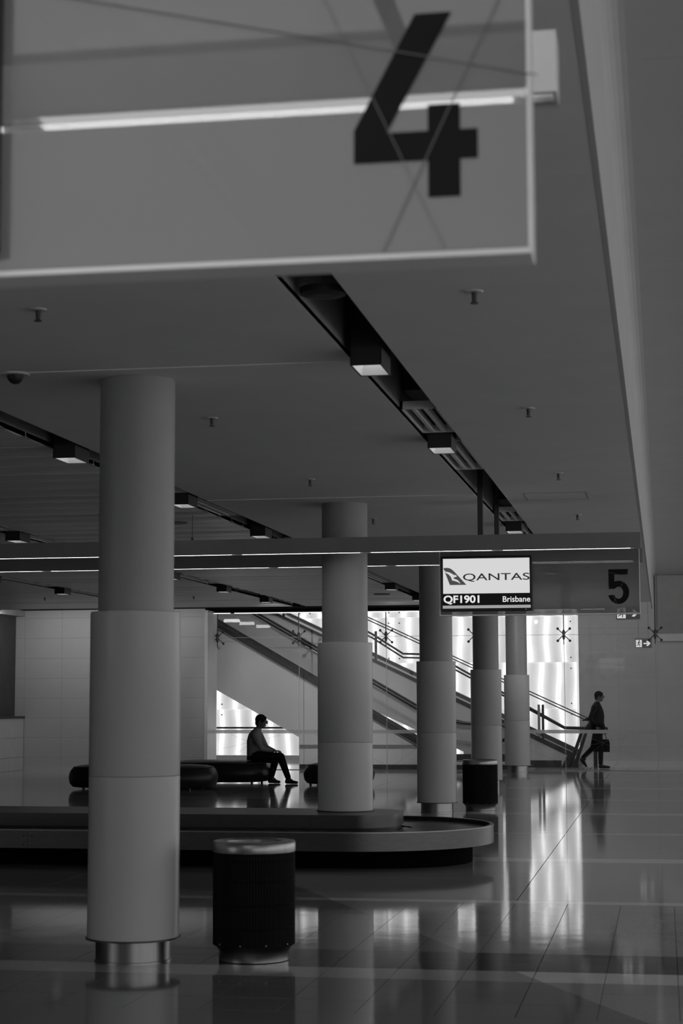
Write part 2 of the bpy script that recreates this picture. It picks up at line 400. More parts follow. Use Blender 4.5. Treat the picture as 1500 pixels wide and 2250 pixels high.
boxo('wall_core', (-15.3, -14.9, YN, 8, 0, .4), 'darkhole', wl)  # left side open above this, an unseen gap added for fill light
# outer enclosure
wn = empty('fill_opening_near', (0, YN, 0), 'unseen near wall with an opening added for light from behind the camera', kind='structure')  # opening added out of view to light camera-facing surfaces
boxo('solid_part', (XL, 1.2, YN - .3, YN, 0, 5), 'stone', wn); boxo('head', (1.2, XR, YN - .3, YN, 4.2, 5), 'frame', wn); boxo('sill', (1.2, XR, YN - .3, YN, 0, .3), 'frame', wn)
for k in range(3): boxo('mullion', (1.2 + 2.9 * k, 1.28 + 2.9 * k, YN - .2, YN, .3, 4.2), 'frame', wn)
wls = boxo('wall_left', (XL - .2, XL, 8, YF, 0, 5.6), 'darkhole'); tag(wls, 'dark wall far to the left', kind='structure')
# glazed facade on the right, outside the frame
wr = empty('window_1', (XR, 15, 0), 'glazed facade along the right side of the hall', kind='structure')
boxo('sill', (XR, XR + .2, YN, YF, 0, .35), 'frame', wr); boxo('head', (XR, XR + .2, YN, YF, 4.2, 5.6), 'frame', wr)
for k in range(19): boxo('mullion', (XR, XR + .15, YN + 3 * k, YN + 3 * k + .08, .35, 4.2), 'frame', wr)

# back wall of the escalator hall: backlit glass and stone
wb = empty('wall_backlit', (-7, YF, 0), 'bright backlit textured glass wall behind the stairs', kind='structure')
xp = [-14.1, -11.72, -9.33, -6.94, -4.56, -2.19]; zp = [.13, 1.33, 2.51, 3.72, 4.92]
for a, b in zip(xp, xp[1:]):
    for c, d in zip(zp, zp[1:]):
        boxo('backlit_panel', (a + .006, b - .006, YF, YF + .03, c + .006, d - .006), 'backlit', wb)
boxo('backing', (-14.2, -2.15, YF + .05, YF + .12, 0, 5.5), emis('tube_chamber', .45), wb)
boxo('sill', (-14.2, -2.15, YF - .12, YF + .04, 0, .125), 'string', wb)
st = MB().lathe([(.019, 0), (.019, .05), (.012, .06)], n=10, T=Matrix.Rotation(PI / 2, 4, 'X'))
stm = st.build('panel_stud', 'trim', wb)
for x in xp[1:]:
    for z in zp[1:-1]:
        for dx in (-.14, .14):
            if x == xp[-1] and dx > 0: continue
            for dz in (-.14, .14):
                s = stm.copy(); col.objects.link(s); s.location = (x + dx - (-7), 0, z + dz)
bpy.data.objects.remove(stm)
wf = empty('wall_far_right', (1, YF, 0), 'plain grey stone panel wall behind the walking man', kind='structure')
boxo('wall_core', (-2.14, XR, YF + .04, YF + .3, 0, 5.5), 'grout', wf)
for k, (a, b) in enumerate(((0, .36), (.36, 1.9), (1.9, 3.4), (3.4, 5.5))):
    x = -2.14; i = 0
    while x < XR - .01:
        xn = min([-1.13, -.12, .90, 1.9, 3.1, 4.3, 5.5, 6.7, 7.9, XR][i], XR)
        boxo('stone_panel', (x + .001, xn - .001, YF, YF + .05, a + .001, b - .001), 'wallr', wf); x = xn; i += 1
boxo('upper_panel', (-.1, XR, 47.46, 47.5, 3.05, 5.5), mat('dark_upper_panel', .36, .5), wf)
hcl = boxo('ceiling_escalator_hall', (XL, XR, 40.95, YF + .6, 5.5, 5.6), 'slot'); tag(hcl, 'dark high ceiling over the escalator hall', kind='structure')
hd = boxo('trim_header', (XL, XR, 40.76, 40.95, 4.3, 5.6), 'high'); tag(hd, 'header above the glass screen', kind='structure')
hd2 = boxo('trim_header_low', (-15.3, -1.1, 40.86, 40.95, 3.68, 4.3), 'slot'); tag(hd2, 'dark header over the low part of the glass screen', kind='structure')

# glass screen
GY = 40.8
gs = empty('window_2', (-5, GY, 0), 'frameless clear glass screen in front of the escalators', kind='structure')
gx = [-10.09, -8.15, -6.14, -4.14, -2.15, -.15, 1.85, 3.85, 5.85, 7.85]
for i, (a, b) in enumerate(zip(gx, gx[1:])):
    boxo('glass_pane', (a + .006, b - .006, GY, GY + .012, .01, 2.995), 'glass', gs)
    boxo('glass_pane', (a + .006, b - .006, GY, GY + .012, 3.005, 3.66 if b <= -2 else 4.3), 'glass' if b <= -.1 else 'glasst', gs)
for a in gx[1:-1]: boxo('joint_seal', (a - .005, a + .005, GY - .002, GY + .011, .012, 2.78), 'seal', gs)
for a, b in zip(gx, gx[1:]): boxo('joint_seal', (a + .006, b - .006, GY - .002, GY + .011, 2.996, 3.004), 'seal', gs)
boxo('base_channel', (-10.09, 7.85, GY - .02, GY + .03, -.005, .012), 'steel', gs)
boxo('frosted_band', (-10.09, -.17, GY - .003, GY - .0005, .82, .90), 'frost', gs)
for i in range(5):
    a = gx[i]
    for (u0, z0, u1, z1) in ((.15, .1, 1.1, .80), (.35, .8, 1.95, .15), (1.0, .05, 1.3, .8), (.05, .45, 1.5, .78)):
        mb = MB(); mb.tube([(a + u0, GY - .004, z0), (a + u1, GY - .004, z1)], .0022, n=4); mb.build('etched_line', 'etch', gs, (a + u0, GY, z0))
# black channel light line where the ceiling meets the screen
vl = empty('cornice_light', (-7.5, 40.7, CZ), 'thin white light line under the black ceiling edge above the glass screen', 'light')
boxo('housing', (-15.0, -1.1, 40.60, 40.78, CZ + .01, CZ + .13), 'matte', vl)
x = -14.9
while x < -1.3:
    w_ = min(2.6, -1.2 - x); boxo('light_tube', (x + .04, x + w_ - .04, 40.60, 40.64, CZ - .006, CZ + .01), 'tubel', vl); x += 2.62

# ------------------------------------------------------------------ columns
CY = [10.85, 18.18, 25.6, 32.85, 40.1]; CXs = [-3.193, -3.159, -3.147, -3.138, -3.158]
def column(x, y, label, z0=0, base=True, ztop=CZ, dz=0):
    c = empty('column', (x, y, z0), label, 'column', 'round columns in a row')
    if base:
        MB().lathe([(.232, z0), (.232, z0 + .012), (.226, z0 + .014), (.226, .135)], x, y, 48).build('base_ring', 'steel', c, (x, y, z0))
    else:
        MB().lathe([(.20, z0), (.20, .66)], x, y, 32).build('base_ring', 'steel', c, (x, y, z0))
    zb = .135 if base else z0 + .002
    MB().lathe([(.277, zb + .010), (.277, 1.105 + dz), (.2745, 1.108 + dz)], x, y, 64).build('lower_cladding', 'clad', c, (x, y, zb))
    MB().lathe([(.27, zb), (.287, zb), (.287, zb + .009), (.27, zb + .010)], x, y, 64).build('bottom_lip', 'trim', c, (x, y, zb))
    MB().lathe([(.2745, 1.110 + dz), (.277, 1.115 + dz), (.277, 2.10 + dz), (.273, 2.105 + dz), (.235, 2.105 + dz)], x, y, 64).build('upper_cladding', 'clad', c, (x, y, 1.1))
    for a in (.38, .38 + PI):
        MB().box(-.002, .002, .2765, .2785, zb + .02, 2.09 + dz, T=Matrix.Translation((x, y, 0)) @ Matrix.Rotation(a + PI / 2, 4, 'Z')).build('seam', 'trim', c, (x, y, zb))
    MB().lathe([(.232, 2.08 + dz), (.232, ztop + .001)], x, y, 64).build('shaft', 'shaft', c, (x, y, 2.1))
    return c
lbl = ['tall round column nearest the camera, left of the black bin', 'round column standing on the carousel island', 'round column just left of the far black bin', 'round column partly hidden behind the far black bin', 'farthest round column, beside the stair foot']
for i in range(5): column(CXs[i], CY[i], lbl[i], *((.46, False) if i == 1 else (0, True)), ztop=CZ if i < 4 else 3.66, dz=.035 if i == 1 else 0)

# ------------------------------------------------------------------ baggage carousel
def stadium(xr, cy, R, xl, n=20, rc=None):
    """closed outline: straight sides from xl, rounded right end with tip at xr"""
    P = []
    if rc is None or rc >= R:
        for i in range(n + 1):
            a = -PI / 2 + PI * i / n; P.append((xr - R + R * math.cos(a), cy + R * math.sin(a)))
    else:
        for i in range(n // 2 + 1):
            a = -PI / 2 + PI / 2 * i / (n // 2); P.append((xr - rc + rc * math.cos(a), cy - R + rc + rc * math.sin(a)))
        for i in range(n // 2 + 1):
            a = PI / 2 * i / (n // 2); P.append((xr - rc + rc * math.cos(a), cy + R - rc + rc * math.sin(a)))
    P += [(xl, cy + R), (xl, cy - R)]
    return P
CC = 17.9; XLC = -13.0
ca = empty('baggage_carousel', (-5, CC, 0), 'low steel rimmed baggage carousel with rounded end under the number 5 sign', 'carousel')
def plate(name, P, z0, z1, m, smooth=True):
    mb = MB(); n = len(P); vs = [(p[0], p[1], z0) for p in P] + [(p[0], p[1], z1) for p in P]
    mb.add(vs, [tuple(range(n - 1, -1, -1)), tuple(range(n, 2 * n))] + [(i, (i + 1) % n, (i + 1) % n + n, i + n) for i in range(n)], 0, True)
    return mb.build(name, m, ca, (P[0][0], P[0][1], z0))
plate('base_plinth', stadium(-1.86, CC, .90, XLC), 0, .2, 'matte')
def ring(name, outer, inner, z0, z1, m):
    n = len(outer); mb = MB(); fs = []
    vs = [(p[0], p[1], z) for z in (z0, z1) for p in outer] + [(p[0], p[1], z) for z in (z0, z1) for p in inner]
    for i in range(n):
        j = (i + 1) % n
        fs += [(i, j, n + j, n + i), (2 * n + i, 3 * n + i, 3 * n + j, 2 * n + j), (n + i, n + j, 3 * n + j, 3 * n + i), (i, 2 * n + i, 2 * n + j, j)]
    mb.add(vs, fs, 0, True)
    return mb.build(name, m, ca, (-5, CC, z0))
RR = 1.28
ring('steel_rim', stadium(-1.655, CC, RR, XLC, 40), stadium(-1.68, CC, RR - .025, XLC - .0, 40), .185, .35, 'darksteel')
ring('rim_lip', stadium(-1.652, CC, RR + .003, XLC, 40), stadium(-1.69, CC, RR - .035, XLC, 40), .350, .357, 'steel')
ring('under_tray', stadium(-1.68, CC, RR - .025, XLC, 40), stadium(-2.0, CC, .7, XLC, 40), .185, .20, 'black')
plate('belt_bed', stadium(-2.1, CC, .75, XLC), .2, .306, 'rubber')
# overlapping rubber plates of the belt
def path(s, half, xt):       # centre line of the belt: near side going right, round the end, far side going left
    L1 = (xt - half) - XLC
    if s < L1: return XLC + s, CC - half, 0.0
    s -= L1
    if s < PI * half: a = s / half; return xt - half + half * math.sin(a), CC - half * math.cos(a), a
    s -= PI * half; return xt - half - s, CC + half, PI
half = (RR - .035 + .5) / 2; xt = -1.69 - (RR - .035 - .5) / 2
w2 = (RR - .035 - .5) / 2 + .01
tot = 2 * ((xt - half) - XLC) + PI * half; npl = 96; st_ = tot / npl
for k in range(npl):
    pa = path(k * st_, half, xt); pb = path(min((k + 1) * st_ + .03, tot - .001), half, xt)
    vs = []
    for (px, py, a), z in ((pa, .312), (pb, .318)):
        nx, ny = math.sin(a), -math.cos(a)
        vs += [(px - nx * w2, py - ny * w2, z), (px + nx * w2, py + ny * w2, z)]
    vs += [(v[0], v[1], v[2] - .008) for v in vs]
    MB().add(vs, [(0, 1, 3, 2), (4, 6, 7, 5), (0, 4, 5, 1), (2, 3, 7, 6), (0, 2, 6, 4), (1, 5, 7, 3)]).build('belt_plate', 'rubber', ca, (pa[0], pa[1], .31), rec=True)
IC = 18.02; IR = .54
plate('island_skirt', stadium(-2.60, IC, IR - .02, XLC, 24, .34), .2, .335, 'black')
plate('island_fascia', stadium(-2.58, IC, IR, XLC, 24, .36), .335, .452, 'darksteel')
plate('island_top', stadium(-2.575, IC, IR + .005, XLC, 24, .365), .452, .46, 'darksteel')
def bolts(xs, y, zs_):
    for x in xs:
        for z in zs_: MB().ball((x, y, z), (.010, .005, .010), nu=8, nv=6).build('bolt', 'trim', ca, (x, y, z))
bolts([-6.95, -6.87, -4.68, -4.60, -3.42, -3.33, -2.93], IC - IR - .001, (.36, .425))
bolts([-7.4, -7.32, -5.97, -5.89, -3.92, -3.84], CC - RR - .001, (.215, .30))
for x in (-5.93, -3.88, -7.36): boxo('rim_joint', (x - .0015, x + .0015, CC - RR - .003, CC - RR + .002, .187, .35), 'black', ca)
for x in (-6.91, -4.64, -3.375): boxo('fascia_joint', (x - .0015, x + .0015, IC - IR - .002, IC - IR + .002, .337, .452), 'black', ca)
# the other carousel would lie below the frame, under sign 4

# ------------------------------------------------------------------ litter bins
def bin_(x, y, label):
    b = empty('litter_bin', (x, y, 0), label, 'bin', 'round black litter bins')
    MB().lathe([(.205, 0), (.212, .004), (.212, .055), (.225, .075), (.243, .095)], x, y, 48).build('steel_base', 'steel', b, (x, y, 0))
    mb = MB(); n = 180; vs = []; fs = []
    for z in (.095, .645):
        for i in range(n):
            r = .250 if i % 2 else .2455; a = 2 * PI * i / n; vs.append((x + r * math.cos(a), y + r * math.sin(a), z))
    for i in range(n): fs.append((i, (i + 1) % n, n + (i + 1) % n, n + i))
    mb.add(vs, fs); mb.build('ribbed_body', 'binb', b, (x, y, .1))
    for z in (.20, .34, .48, .60): MB().lathe([(.249, z), (.2515, z + .003), (.249, z + .006)], x, y, 48, cap=False).build('body_band', 'binb', b, (x, y, z))
    MB().lathe([(.244, .645), (.252, .648), (.254, .66), (.254, .70), (.246, .712), (.20, .716), (.175, .705), (.165, .67)], x, y, 48, cap=False).build('steel_rim', 'steel', b, (x, y, .645))
    MB().lathe([(.20, .655), (.20, .66)], x, y, 32).build('inner_lid', 'black', b, (x, y, .655))
    for i in range(10):
        a = 2 * PI * i / 10 + .2; MB().ball((x + .2485 * math.cos(a), y + .2485 * math.sin(a), .108), .006, nu=8, nv=6).build('rivet', 'steel', b, (x, y, .108))
bin_(-2.478, 11.0, 'large black litter bin with steel rim beside the nearest column')
bin_(-2.60, 26.2, 'smaller looking black litter bin in front of the fourth column')

# ------------------------------------------------------------------ ottomans
def ottoman(x0, x1, y0, y1, h, label):
    cx, cy = (x0 + x1) / 2, (y0 + y1) / 2; a, b = (x1 - x0) / 2, (y1 - y0) / 2
    o = empty('ottoman', (cx, cy, 0), label, 'seat', 'black pill shaped ottomans')
    def outline(ins, z, n=56):
        P = []; p = 2.7
        for i in range(n):
            t = 2 * PI * i / n; c, s_ = math.cos(t), math.sin(t)
            P.append((cx + (a - ins) * math.copysign(abs(c) ** (2 / p), c), cy + (b - ins) * math.copysign(abs(s_) ** (2 / p), s_), z))
        return P
    prof = [(.14, .035), (.07, .045), (.022, .10), (0, .20), (.010, .27), (.045, .345), (.085, .385), (.12, .40), (.19, .418), (.33, .43), (.5, .434)]
    vs = []; n = 56
    for ins, z in prof: vs += outline(min(ins, b - .02), z * h / .434)
    fs = []
    for k in range(len(prof) - 1):
        for i in range(n): fs.append((k * n + i, k * n + (i + 1) % n, k * n + n + (i + 1) % n, k * n + n + i))
    fs.append(tuple(range(n - 1, -1, -1))); fs.append(tuple(range((len(prof) - 1) * n, len(prof) * n)))
    mb = MB(); mb.add(vs, fs, 0, True); mb.build('padded_seat', 'leather', o, (cx, cy, .03))
    sm = outline(.083, .3905 * h / .434); MB().tube(sm + [sm[0]], .006, n=6).build('piping', 'leather', o, (cx, cy, .39))
    for dx in (-.72, .72):
        for dy in (-.6, .6):
            px, py = cx + a * dx, cy + b * dy; MB().lathe([(.022, 0), (.026, .05)], px, py, 12).build('leg', 'trim', o, (px, py, 0))
ottoman(-10.52, -7.84, 31.0, 32.5, .435, 'long black leather ottoman on the left behind the nearest column')
ottoman(-9.35, -7.37, 33.45, 34.9, .435, 'black leather ottoman the man in the grey shirt sits on')
ottoman(-6.60, -5.30, 32.95, 34.2, .42, 'black leather ottoman right of the seated man, half hidden by column')

# ------------------------------------------------------------------ hanging canopy beams and signs
def text_mesh(name, s, size, m, parent, x, y, z, flip=False, sx=1.0, bold=0.0, align='LEFT', depth=.0008, label=None, fitw=None, fith=None):
    cu = bpy.data.curves.new(name, 'FONT'); cu.body = s; cu.size = size; cu.align_x = align; cu.offset = bold; cu.extrude = depth; cu.resolution_u = 6
    t = bpy.data.objects.new(name, cu); col.objects.link(t)
    dg = bpy.context.evaluated_depsgraph_get(); me = bpy.data.meshes.new_from_object(t.evaluated_get(dg)); bpy.data.objects.remove(t); bpy.data.curves.remove(cu)
    me.name = name
    xs = [v.co.x for v in me.vertices]; ys_ = [v.co.y for v in me.vertices]
    if fitw:
        a, b = min(xs), max(xs); c_, d_ = min(ys_), max(ys_); kx = fitw / (b - a); kz = fith / (d_ - c_)
        for v in me.vertices: v.co.x = (v.co.x - a) * kx - (fitw if align == 'RIGHT' else 0); v.co.y = (v.co.y - c_) * kz
    me.transform(Matrix.Rotation(PI / 2, 4, 'X'))
    if flip: me.transform(Matrix.Rotation(PI, 4, 'Z'))
    me.materials.clear(); me.materials.append(MT[m])
    o = bpy.data.objects.new(name, me); col.objects.link(o); o.parent = parent
    pl = Vector((0, 0, 0)); q = parent
    while q is not None: pl += q.location; q = q.parent
    o.location = Vector((x, y, z)) - pl
    if label: o['label'] = label
    return o

def digit_poly(d):
    """outlines in a unit box, x 0..1 (width .62 of height), z 0..1"""
    if d == '4':
        return [[(.0, .20), (.60, .20), (.60, .0), (.86, .0), (.86, .20), (1.0, .20), (1.0, .36), (.86, .36), (.86, .50), (.60, .50), (.60, .36), (.27, .36), (.80, 1.0), (.50, 1.0), (.0, .38)]]
    P = [(.04, 1.0), (.95, 1.0), (.95, .845), (.32, .845), (.32, .62)]
    for i in range(21):
        a = math.radians(112 - i * 278 / 20); P.append((.50 + .50 * math.cos(a), .335 + .335 * math.sin(a)))
    for i in range(19):
        a = math.radians(-160 + i * 300 / 18); P.append((.50 + .215 * math.cos(a), .325 + .175 * math.sin(a)))
    P += [(.04, .435)]
    return [P]

def fill(name, P, axis_y, th, m, parent, z=0):
    """tessellated flat shape in the X-Z plane at Y, facing -Y"""
    from mathutils.geometry import tessellate_polygon
    tr_ = tessellate_polygon([[Vector((p[0], p[1], 0)) for p in P]]); n = len(P)
    vs = [(p[0], axis_y, p[1]) for p in P] + [(p[0], axis_y + th, p[1]) for p in P]
    fs = [tuple(t) for t in tr_] + [tuple(i + n for i in reversed(t)) for t in tr_] + [(i, (i + 1) % n, (i + 1) % n + n, i + n) for i in range(n)]
    return MB().add(vs, fs).build(name, m, parent, (P[0][0], axis_y, P[0][1]), rec=True)

def screen(parent, x0, x1, z0, z1, y, side=-1, content=True):
    """monitor; side -1 faces the camera"""
    mo = empty('monitor', ((x0 + x1) / 2, y, (z0 + z1) / 2)); mo.parent = parent; mo.location = Vector(mo.location) - parent.location
    t = .05
    ya, yb = (y, y + t) if side < 0 else (y - t, y)
    boxo('bezel', (x0, x1, ya, yb, z0, z1), 'black', mo, ch=.004)
    W_, H_ = x1 - x0, z1 - z0
    def X(u): return x0 + u * W_ if side < 0 else x1 - u * W_
    def Z(v): return z0 + v * H_
    e = .0015
    def rect(nm, u0, u1, v0, v1, m, k=1):
        a, b = sorted((X(u0), X(u1))); yy0, yy1 = (y - e * k, y - e * (k - 1)) if side < 0 else (y + e * (k - 1), y + e * k)
        boxo(nm, (a, b, yy0, yy1, Z(v0), Z(v1)), m, mo)
    rect('screen_black', .020, .982, .035, .965, 'scrblack')
    rect('screen_white', .022, .974, .315, .955, 'screen', 2)
    rect('ticker_strip', .016, .982, .045, .098, 'scrstrip', 2)
    yt = y - 3 * e if side < 0 else y + 3 * e
    fl_ = side > 0
    # airline tail emblem: u,v from the photograph
    px = lambda cx_, cy_: ((cx_ - 85) / 1303., 1 - (cy_ - 165) / 752.)
    tail = [(118, 325), (175, 322), (215, 330), (250, 352), (285, 385), (450, 560), (212, 560)]
    roo = [(124, 348), (150, 374), (200, 384), (240, 402), (284, 432), (278, 414), (318, 440), (296, 450), (268, 458), (262, 470), (322, 492), (345, 515), (368, 546), (320, 518), (275, 503), (242, 496), (236, 470), (225, 446), (195, 414), (150, 390)]
    for nm, PP, m, k in (('tail_emblem', tail, 'logo', 3), ('kangaroo_emblem', roo, 'screen', 4)):
        Q = [(X(px(*p)[0]), Z(px(*p)[1])) for p in PP]
        fill(nm, Q, (y - k * e) if side < 0 else (y + (k - 1) * e), e, m, mo)
    text_mesh('airline_name', 'QANTAS', .1, 'ink', mo, X(.243), yt, Z(.528), fl_, bold=.0006, fitw=.731 * W_, fith=.152 * H_)
    text_mesh('flight_number', 'QF1901', .1, 'scrtext', mo, X(.026), yt, Z(.118), fl_, bold=.0028, fitw=.395 * W_, fith=.165 * H_)
    text_mesh('destination', 'Brisbane', .1, 'scrtext', mo, X(.978), yt, Z(.153), fl_, bold=.0010, align='RIGHT', fitw=.30 * W_, fith=.105 * H_)
    text_mesh('ticker_text', 'Please check that the baggage you collect is your own. Oversize items are delivered beside the belt.', .02, 'scrfine', mo, X(.03), yt, Z(.062), fl_, fitw=.93 * W_, fith=.02 * H_)
    MB().ball((X(.93), y - .001 if side < 0 else y + .001, Z(.017)), .003, nu=8, nv=6).build('standby_light', 'scrtext', mo, (X(.93), y, Z(.017)))

def canopy(yc, xl, digit, signlabel, beamlabels, xo=0.0, rend=-.28, ro=.88):
    bm_ = 'beam' if digit == '5' else 'beam_lit'
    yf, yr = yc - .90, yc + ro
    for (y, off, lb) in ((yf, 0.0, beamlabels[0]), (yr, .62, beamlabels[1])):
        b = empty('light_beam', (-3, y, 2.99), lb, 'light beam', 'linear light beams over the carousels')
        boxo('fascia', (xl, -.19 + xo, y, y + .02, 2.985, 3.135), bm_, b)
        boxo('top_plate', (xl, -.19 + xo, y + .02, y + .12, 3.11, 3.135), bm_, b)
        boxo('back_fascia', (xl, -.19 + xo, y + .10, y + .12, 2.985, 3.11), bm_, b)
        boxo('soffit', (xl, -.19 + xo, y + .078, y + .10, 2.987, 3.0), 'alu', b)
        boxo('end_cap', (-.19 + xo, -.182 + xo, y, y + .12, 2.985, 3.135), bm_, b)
        x = -.28 if off == 0 else -.28 - off * .1
        x1 = (-.28 if off == 0 else rend) + 0
        seg = 1.28; xx = -1.515 if off == 0 else -1.53
        edges = [x1, xx + .03]
        while True:
            a, b2 = edges[-1], edges[-2]
            boxo('light_tube', (max(a, xl + .02), b2, y + .022, y + .075, 2.988, 3.012), 'tube', b)
            if a <= xl + .1: break
            edges.append(a - .11); edges.append(a - seg)
            if edges[-2] <= xl + .1: break
    # suspension posts up into the ceiling slot
    for y, w in ((yf + .02, 'front'), (yr + .02, 'rear')):
        p = boxo('hanging_post', (-1.725, -1.675, y + .03, y + .08, 3.135, 3.95), 'trim')
        tag(p, 'dark square post carrying the %s beam above the %s' % (w, 'far flight screen' if digit == '5' else 'foreground sign, up near the camera'), 'post', 'canopy posts')
    sxo = 0 if digit == '5' else -.018
    s = empty('carousel_sign', (-1.2, yc, 2.40), signlabel, 'sign', 'hanging carousel number signs')
    xl_, xr_ = -2.195, -.205 + xo * .6; zt = 3.07; t = .048
    boxo('front_glass', (xl_ + .01, xr_ - .006, yc - t, yc - t + .008, 2.412, zt), 'signg', s)
    boxo('back_glass', (xl_ + .01, xr_ - .006, yc + t - .008, yc + t, 2.412, zt), 'backg', s)
    boxo('bottom_edge', (xl_, xr_, yc - t, yc + t, 2.400, 2.412), 'edge', s, ch=.002)
    boxo('side_edge', (xr_ - .006, xr_, yc - t, yc + t, 2.412, zt), 'edge', s)
    boxo('side_edge', (xl_, xl_ + .01, yc - t, yc + t, 2.412, zt), 'edge', s)
    for q in (-1.72, -.6): boxo('hanger_arm', (q, q + .04, yf + .1, yr + .01, zt + .03, zt + .05), 'trim', s)
    boxo('top_rail', (xl_, xr_, yc - t, yc + t, zt, zt + .03), 'alu', s)
    dx0, dx1, dz0, dz1 = (-.520, -.310, 2.500, 2.845) if digit == '5' else (-.567, -.327, 2.517, 2.882)
    for P in digit_poly(digit):
        Q = [(dx0 + (dx1 - dx0) * p[0], dz0 + (dz1 - dz0) * p[1]) for p in P]
        fill('digit', Q, yc - t - .0015, .001, 'digit', s)
        Q = [(dx0 + dx1 - q[0], q[1]) for q in Q]
        fill('digit', [(-2.3 - q[0] - (-0) + 0.0, q[1]) for q in [(-(q[0]) * -1, q[1]) for q in Q]][::1], yc + t + .0005, .001, 'digit', s) if False else None
    for (xa, za, xb, zb) in ((-.640, 2.960, -.391, 2.415), (-.270, 2.93, -.510, 2.415), (-1.25, 2.99, -.212, 2.745)):
        MB().tube([(xa, yc - t - .0028, za), (xb, yc - t - .0028, zb)], .0014, n=4).build('etched_line', 'etch', s, (xa, yc, za))
    screen(s, -2.171 + sxo, -1.262 + sxo, 2.447, 2.995, yc - .102, -1)
    boxo('screen_bracket', (-1.8, -1.6, yc - .06, yc - t, 2.6, 2.85), 'black', s)
    if digit == '5': screen(s, -2.171, -1.262, 2.447, 2.995, yc + .102, 1)
    if digit == '5': boxo('screen_bracket', (-1.8, -1.6, yc + t, yc + .06, 2.6, 2.85), 'black', s)
canopy(18.24, -10.5, '5', 'hanging grey glass sign with number 5 and flight screen', ['front linear light beam above the far carousel, passing before the second column', 'rear linear light beam above the far carousel, passing behind the second column'])
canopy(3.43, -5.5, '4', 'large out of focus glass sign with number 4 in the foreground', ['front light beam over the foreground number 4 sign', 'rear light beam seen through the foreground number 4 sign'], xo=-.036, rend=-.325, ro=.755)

# ------------------------------------------------------------------ ceiling fittings
def downlight(x, y):
    d = empty('downlight', (x, y, 3.95)); h = .09; l = .18; z0 = 3.455
    mb = MB()
    mb.box(x - h, x - h + .008, y - l, y + l, z0, 3.95); mb.box(x + h - .008, x + h, y - l, y + l, z0, 3.95)
    mb.box(x - h, x + h, y - l, y - l + .008, z0, 3.95); mb.box(x - h, x + h, y + l - .008, y + l, z0, 3.95)
    mb.build('housing', 'black', d, (x, y, 3.95))
    mb = MB(); P = [(x - h + .009, y - l + .009, z0 + .004), (x + h - .009, y - l + .009, z0 + .004), (x + h - .009, y + l - .009, z0 + .004), (x - h + .009, y + l - .009, z0 + .004)]
    Q = [(x - .05, y - .11, z0 + .10), (x + .05, y - .11, z0 + .10), (x + .05, y + .11, z0 + .10), (x - .05, y + .11, z0 + .10)]
    mb.add(P + Q, [(4, 5, 1, 0), (5, 6, 2, 1), (6, 7, 3, 2), (7, 4, 0, 3), (7, 6, 5, 4)]); mb.build('reflector', 'lampr', d, (x, y, z0))
    for q in (-.06, .06): MB().ball((x, y + q, z0 + .085), (.022, .03, .018), nu=10, nv=6).build('lamp', 'tube', d, (x, y + q, z0 + .085))
    return d
dl0 = None
slotname = ['first slot from the right', 'second slot from the right', 'third slot from the right', 'fourth slot from the right']
for si, sx in enumerate(SX):
    ks = [k for k in range(8) if not (si == 0 and k == 2)]
    if si == 2: ks = ks[2:]
    if si == 3: ks = ks[4:]
    for n_, k in enumerate(ks):
        y = 10.25 + 3.47 * k
        if dl0 is None: d = dl0 = downlight(sx, y)
        else: d = copy_tree(dl0, (sx, y, 3.95))
        tag(d, 'square black downlight, %s in the %s' % (ORD[n_], slotname[si]), 'ceiling light', 'square downlights in the ceiling slots')
def grille(x, y0, y1):
    g = empty('slot_diffuser', (x, (y0 + y1) / 2, 3.6)); w = .125
    for a, b in ((x - w, x - w + .014), (x + w - .014, x + w)): boxo('frame', (a, b, y0, y1, 3.565, 3.62), 'bars', g)
    for a, b in ((y0, y0 + .02), (y1 - .02, y1)): boxo('frame', (x - w, x + w, a, b, 3.565, 3.62), 'bars', g)
    for q in (-.042, .042): boxo('blade', (x + q - .014, x + q + .014, y0 + .02, y1 - .02, 3.567, 3.61), 'bars', g)
    boxo('plenum', (x - w + .014, x + w - .014, y0 + .02, y1 - .02, 3.70, 3.9), 'black', g)
    return g
gr = {0: [(5.2, 8.05), (12.35, 13.5), (13.95, 15.75), (19.4, 20.44), (20.9, 22.8), (27.9, 30.8)], 1: [(15.5, 16.97), (17.42, 19.2), (22.5, 23.9), (28.0, 30.8)], 2: [(19.0, 20.44), (20.9, 22.4), (28.0, 30.4)], 3: [(27.9, 30.6), (31.4, 34.2)]}
for si, L_ in gr.items():
    for n_, (a, b) in enumerate(L_):
        tag(grille(SX[si], a, b), 'slotted metal air diffuser, %s in the %s' % (ORD[n_], slotname[si]), 'air vent', 'slot air diffusers in the ceiling')
sp = empty('ceiling_speaker', (SX[0], 8.75, 3.6), 'round black speaker in the main ceiling slot under the number 4 sign', 'speaker')
MB().lathe([(.12, 3.60), (.115, 3.57), (.06, 3.56)], SX[0], 8.75, 32).build('speaker_disc', 'black', sp, (SX[0], 8.75, 3.6))
